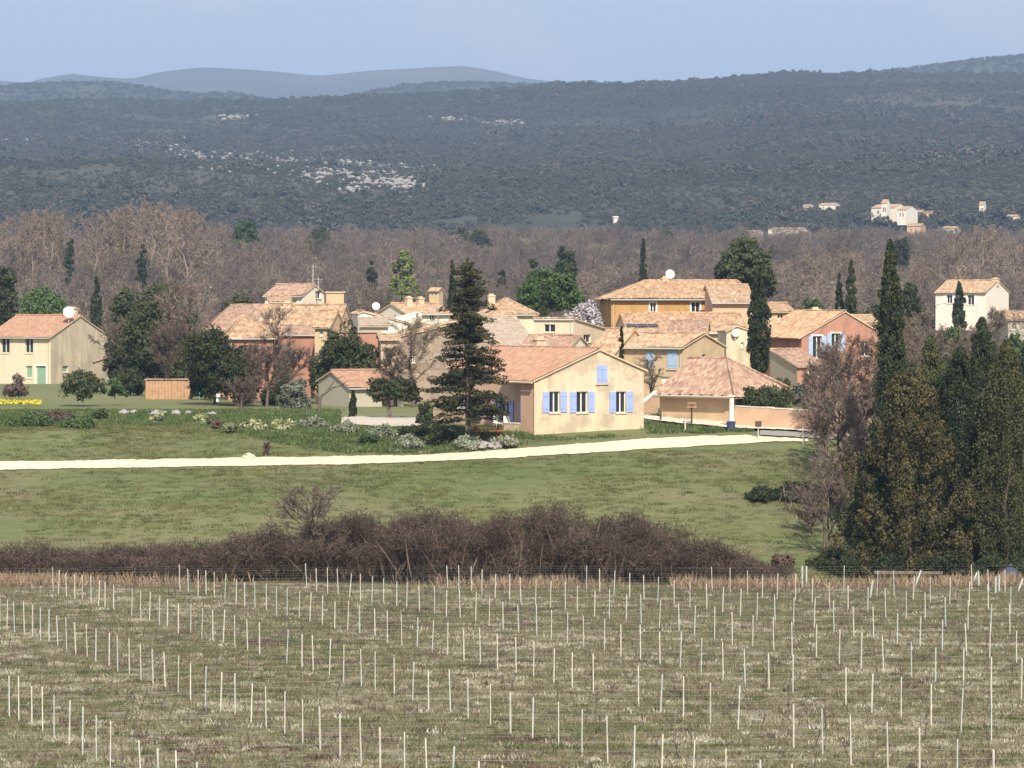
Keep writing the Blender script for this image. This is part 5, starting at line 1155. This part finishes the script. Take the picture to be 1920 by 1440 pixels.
for k_, px, D, top, hw, mt, lb in [('round', 756, 520, 444, 38, 'light_green', 'yellow-green loose tree rising from the wood'), ('round', 1060, 560, 431, 30, 'pine_dark', 'dark pine rising from the wood behind the umbrella pine'), ('round', 1000, 540, 456, 22, 'pine_dark', 'smaller dark tree left of the dark pine in the wood'), ('cypress', 1206, 560, 449, 9, 'cyp', 'lone cypress in the wood left of the orange house'), ('round', 940, 560, 468, 15, 'dark_ev', 'small dark conifer in the wood above the umbrella pine'),
    ('round', 462, 900, 392, 42, 'pine', 'wide green pine at the far edge of the wood'), ('round', 132, 620, 424, 13, 'dark_ev', 'small dark tree among the left poplars'), ('round', 267, 600, 428, 15, 'dark_ev', 'dark ivy-covered tree among the left poplars'), ('round', 600, 940, 415, 30, 'pine_dark', 'low dark pine at the far edge of the wood'), ('round', 860, 1000, 420, 34, 'pine_dark', 'spreading dark pine at the far edge of the wood'), ('round', 900, 980, 424, 26, 'dark_ev', 'dark pine right of the spreading one'), ('round', 1250, 1000, 424, 24, 'pine_dark', 'dark pine at the wood edge right of the white tower'), ('round', 1410, 700, 450, 22, 'pine_dark', 'dark tree behind the loose pine'), ('round', 1690, 760, 428, 22, 'dark_ev', 'dark tree left of the far right poplars'), ('round', 700, 600, 470, 16, 'pine_dark', 'small dark tree left of the yellow-green one'), ('round', 1800, 470, 470, 20, 'twig_pale', 'pale brown shrubby tree above the far white house')]:
    T(k_, px, D, top, hw, lb, mat=mt)

# ------------------------------------------------------------------ hillside: scrub, limestone, far houses
def bushmesh(seed, m):
    n = rng.integers(4, 8); C = np.stack([rng.normal(0, .5, n), rng.normal(0, .5, n), rng.uniform(.1, .9, n)], 1); V, Fq, tt = clumps(C, rng.uniform(.3, .6, (n, 3)), 24, .19, .5, aspect=1.2); return np_mesh('scrub', V, Fq, m, tt)
sv_ = [bushmesh(i, M['maquis']) for i in range(6)]
n0 = 300000; y = np.sqrt(rng.uniform(1260 ** 2, 3480 ** 2, n0)); x = rng.uniform(-1, 1, n0) * (.16 * y * 1.13 + 20); z = H(x, y); px = pxl(x, y); py = HZ + (CZ - z) * F / y
k = (rng.uniform(0, 1, n0) < .62 + .9 * vnoise(x, y, 150, 10) + .7 * vnoise(x, y, 60, 11) + .7 * vnoise(x, y, 24, 12)) & ~((rocky(px, py) > .25) & (rng.uniform(0, 1, n0) < .5)); x, y, z = x[k], y[k], z[k]; n = len(x)
s = rng.uniform(.5, 1.35, n) * np.where(rng.uniform(0, 1, n) < .035, 2.4, 1) * (1 + 1.1 * vnoise(x, y, 140, 13)); scatter('hillside_scrub', np.stack([x, y, z], 1), rng.uniform(0, 6, n), np.stack([s * 1.25, s * 1.25, s * 1.1], 1), rng.integers(0, 6, n), sv_)
xs, ys, ss = [], [], []
n1 = 9000; y = np.sqrt(rng.uniform(3700 ** 2, 4900 ** 2, n1)); x = rng.uniform(-1, 1, n1) * (.16 * y * 1.13); z = fn_l(x, y); s = rng.uniform(1.5, 4, n1)
scatter('far_scrub', np.stack([x, y, z], 1), rng.uniform(0, 6, n1), np.stack([s * 1.3, s * 1.3, s], 1), rng.integers(0, 6, n1), sv_)
# rocks
rm_ = []
for i in range(5):
    m = MB(); V = []
    import bmesh
    bm = bmesh.new(); bmesh.ops.create_icosphere(bm, subdivisions=1, radius=1); V = np.array([v.co[:] for v in bm.verts]) * rng.uniform(.6, 1.3, (len(bm.verts), 1)) * [1.6, .8, .75]; Fq = np.array([[v.index for v in f.verts] for f in bm.faces]); bm.free(); rm_.append(np_mesh('rock', V, Fq, M['rock']))
P = []; S = []
for a, b, c, d in RB:
    for q in range(int(c * d * .12)):
        u = a + rng.normal(0, .45) * c; v = b + rng.normal(0, .45) * d; g = gp(u, v, 1250, 3420)
        if g[1] < 3380: P.append((g[0], g[1], g[2] + .3)); S.append(rng.uniform(.5, 1.9) * (1.35 if 300 < a < 460 else .95))
S = np.array(S)[:, None] * np.ones((len(S), 3)); scatter('limestone_outcrop', P, rng.uniform(0, 6, len(P)), S, rng.integers(0, 5, len(P)), rm_)
# houses on the lower slope
def far_house(name, label, px0, px1, top, bot, rot, cat='house', wall='white', roof='tile_tan', side=.3, flat=False, D=None, apy=None):
    D = D or gp((px0 + px1) / 2, bot, 1255, 3300)[1]; cx = px1 - (px1 - px0) * side if rot < 0 else px0 + (px1 - px0) * side
    h = House(name, label, D, cx, rot, px0, px1, top, base=bot + 4, wall=wall, roof=roof, ridge='flat' if flat else 'x', apy=apy or top - (bot - top) * .3, a=.5, ov=.3, group='houses on the lower hillside', cat=cat, ridge_cap=False)
    w_ = px1 - px0; hh = bot - top
    for f in (.25, .6): 
        u = px0 + (cx - px0) * f if rot < 0 else cx + (px1 - cx) * f; h.window('f', (u, top + hh * .3, u + max(2.2, w_ * .05), top + hh * .62), panes=1)
    h.done(); return h
D0 = gp(1680, 420, 1255, 3300)[1]
far_house('house', 'white main block of the hillside church group', 1633, 1700, 389, 409, -35, D=D0, side=.35)
far_house('house', 'white gabled block right of the church tower', 1682, 1720, 393, 414, -30, D=D0 - 18, side=.6)
far_house('house', 'long tan-roofed block at the right of the church group', 1708, 1757, 397, 408, -20, D=D0 + 15, wall='beige', side=.2)
h = far_house('church_tower', 'small white church tower with pointed red roof on the hillside', 1652, 1668, 381, 408, -25, cat='tower', D=D0 - 6, side=.4, apy=374)
far_house('house', 'small white house above the wood, left of the church group', 1535, 1576, 384, 395, -20); far_house('house', 'tiny pale house left of the small white house', 1505, 1525, 386, 394, -20)
far_house('house', 'long low pale building at the far edge of the wood', 1440, 1520, 430, 440, -12, flat=False, D=1290); far_house('house', 'low cream building left of the long pale one', 1394, 1432, 434, 441, -12, D=1290)
far_house('house', 'pale pink house among trees below the church group', 1700, 1736, 424, 440, -15, D=1270, wall='pink'); far_house('house', 'cream house right of the pale pink one', 1766, 1800, 428, 440, -15, D=1270)
far_house('house', 'small white house at the far right of the hillside', 1886, 1912, 406, 417, -20); far_house('house', 'narrow white ruin-like house above the right poplars', 1835, 1848, 384, 404, -20)
x, y, z = gp(1154, 422, 1000, 3300); o = empty('water_tower', (x, y, z - 3), 0, 'slim white tower standing at the foot of the hill', 'tower'); hh = zpx(405, y) - z + 3; m = MB(); m.lathe([(1.2, 0), (1.15, hh * .85)], n=14); m.build('shaft', M['white'], o); m = MB(); m.lathe([(1.15, hh * .85), (1.45, hh * .88), (1.45, hh * .97), (0, hh)], n=14); m.build('tank', M['white'], o)
for px, top, w_ in ((298, 470, 9), (342, 493, 14)):
    D = gp(px, top + 12, 500, 1250)[1]
    far_house('house', ['white speck of a house in the left wood', 'small white house end above the large dark pine'][px > 300], px - w_ / 2, px + w_ / 2, top + 2, top + 10, -20, D=D)
far_house('house', 'tan ruin with ragged wall in the wood left of the conifer', 805, 831, 545, 562, -20, D=430, wall='beige')
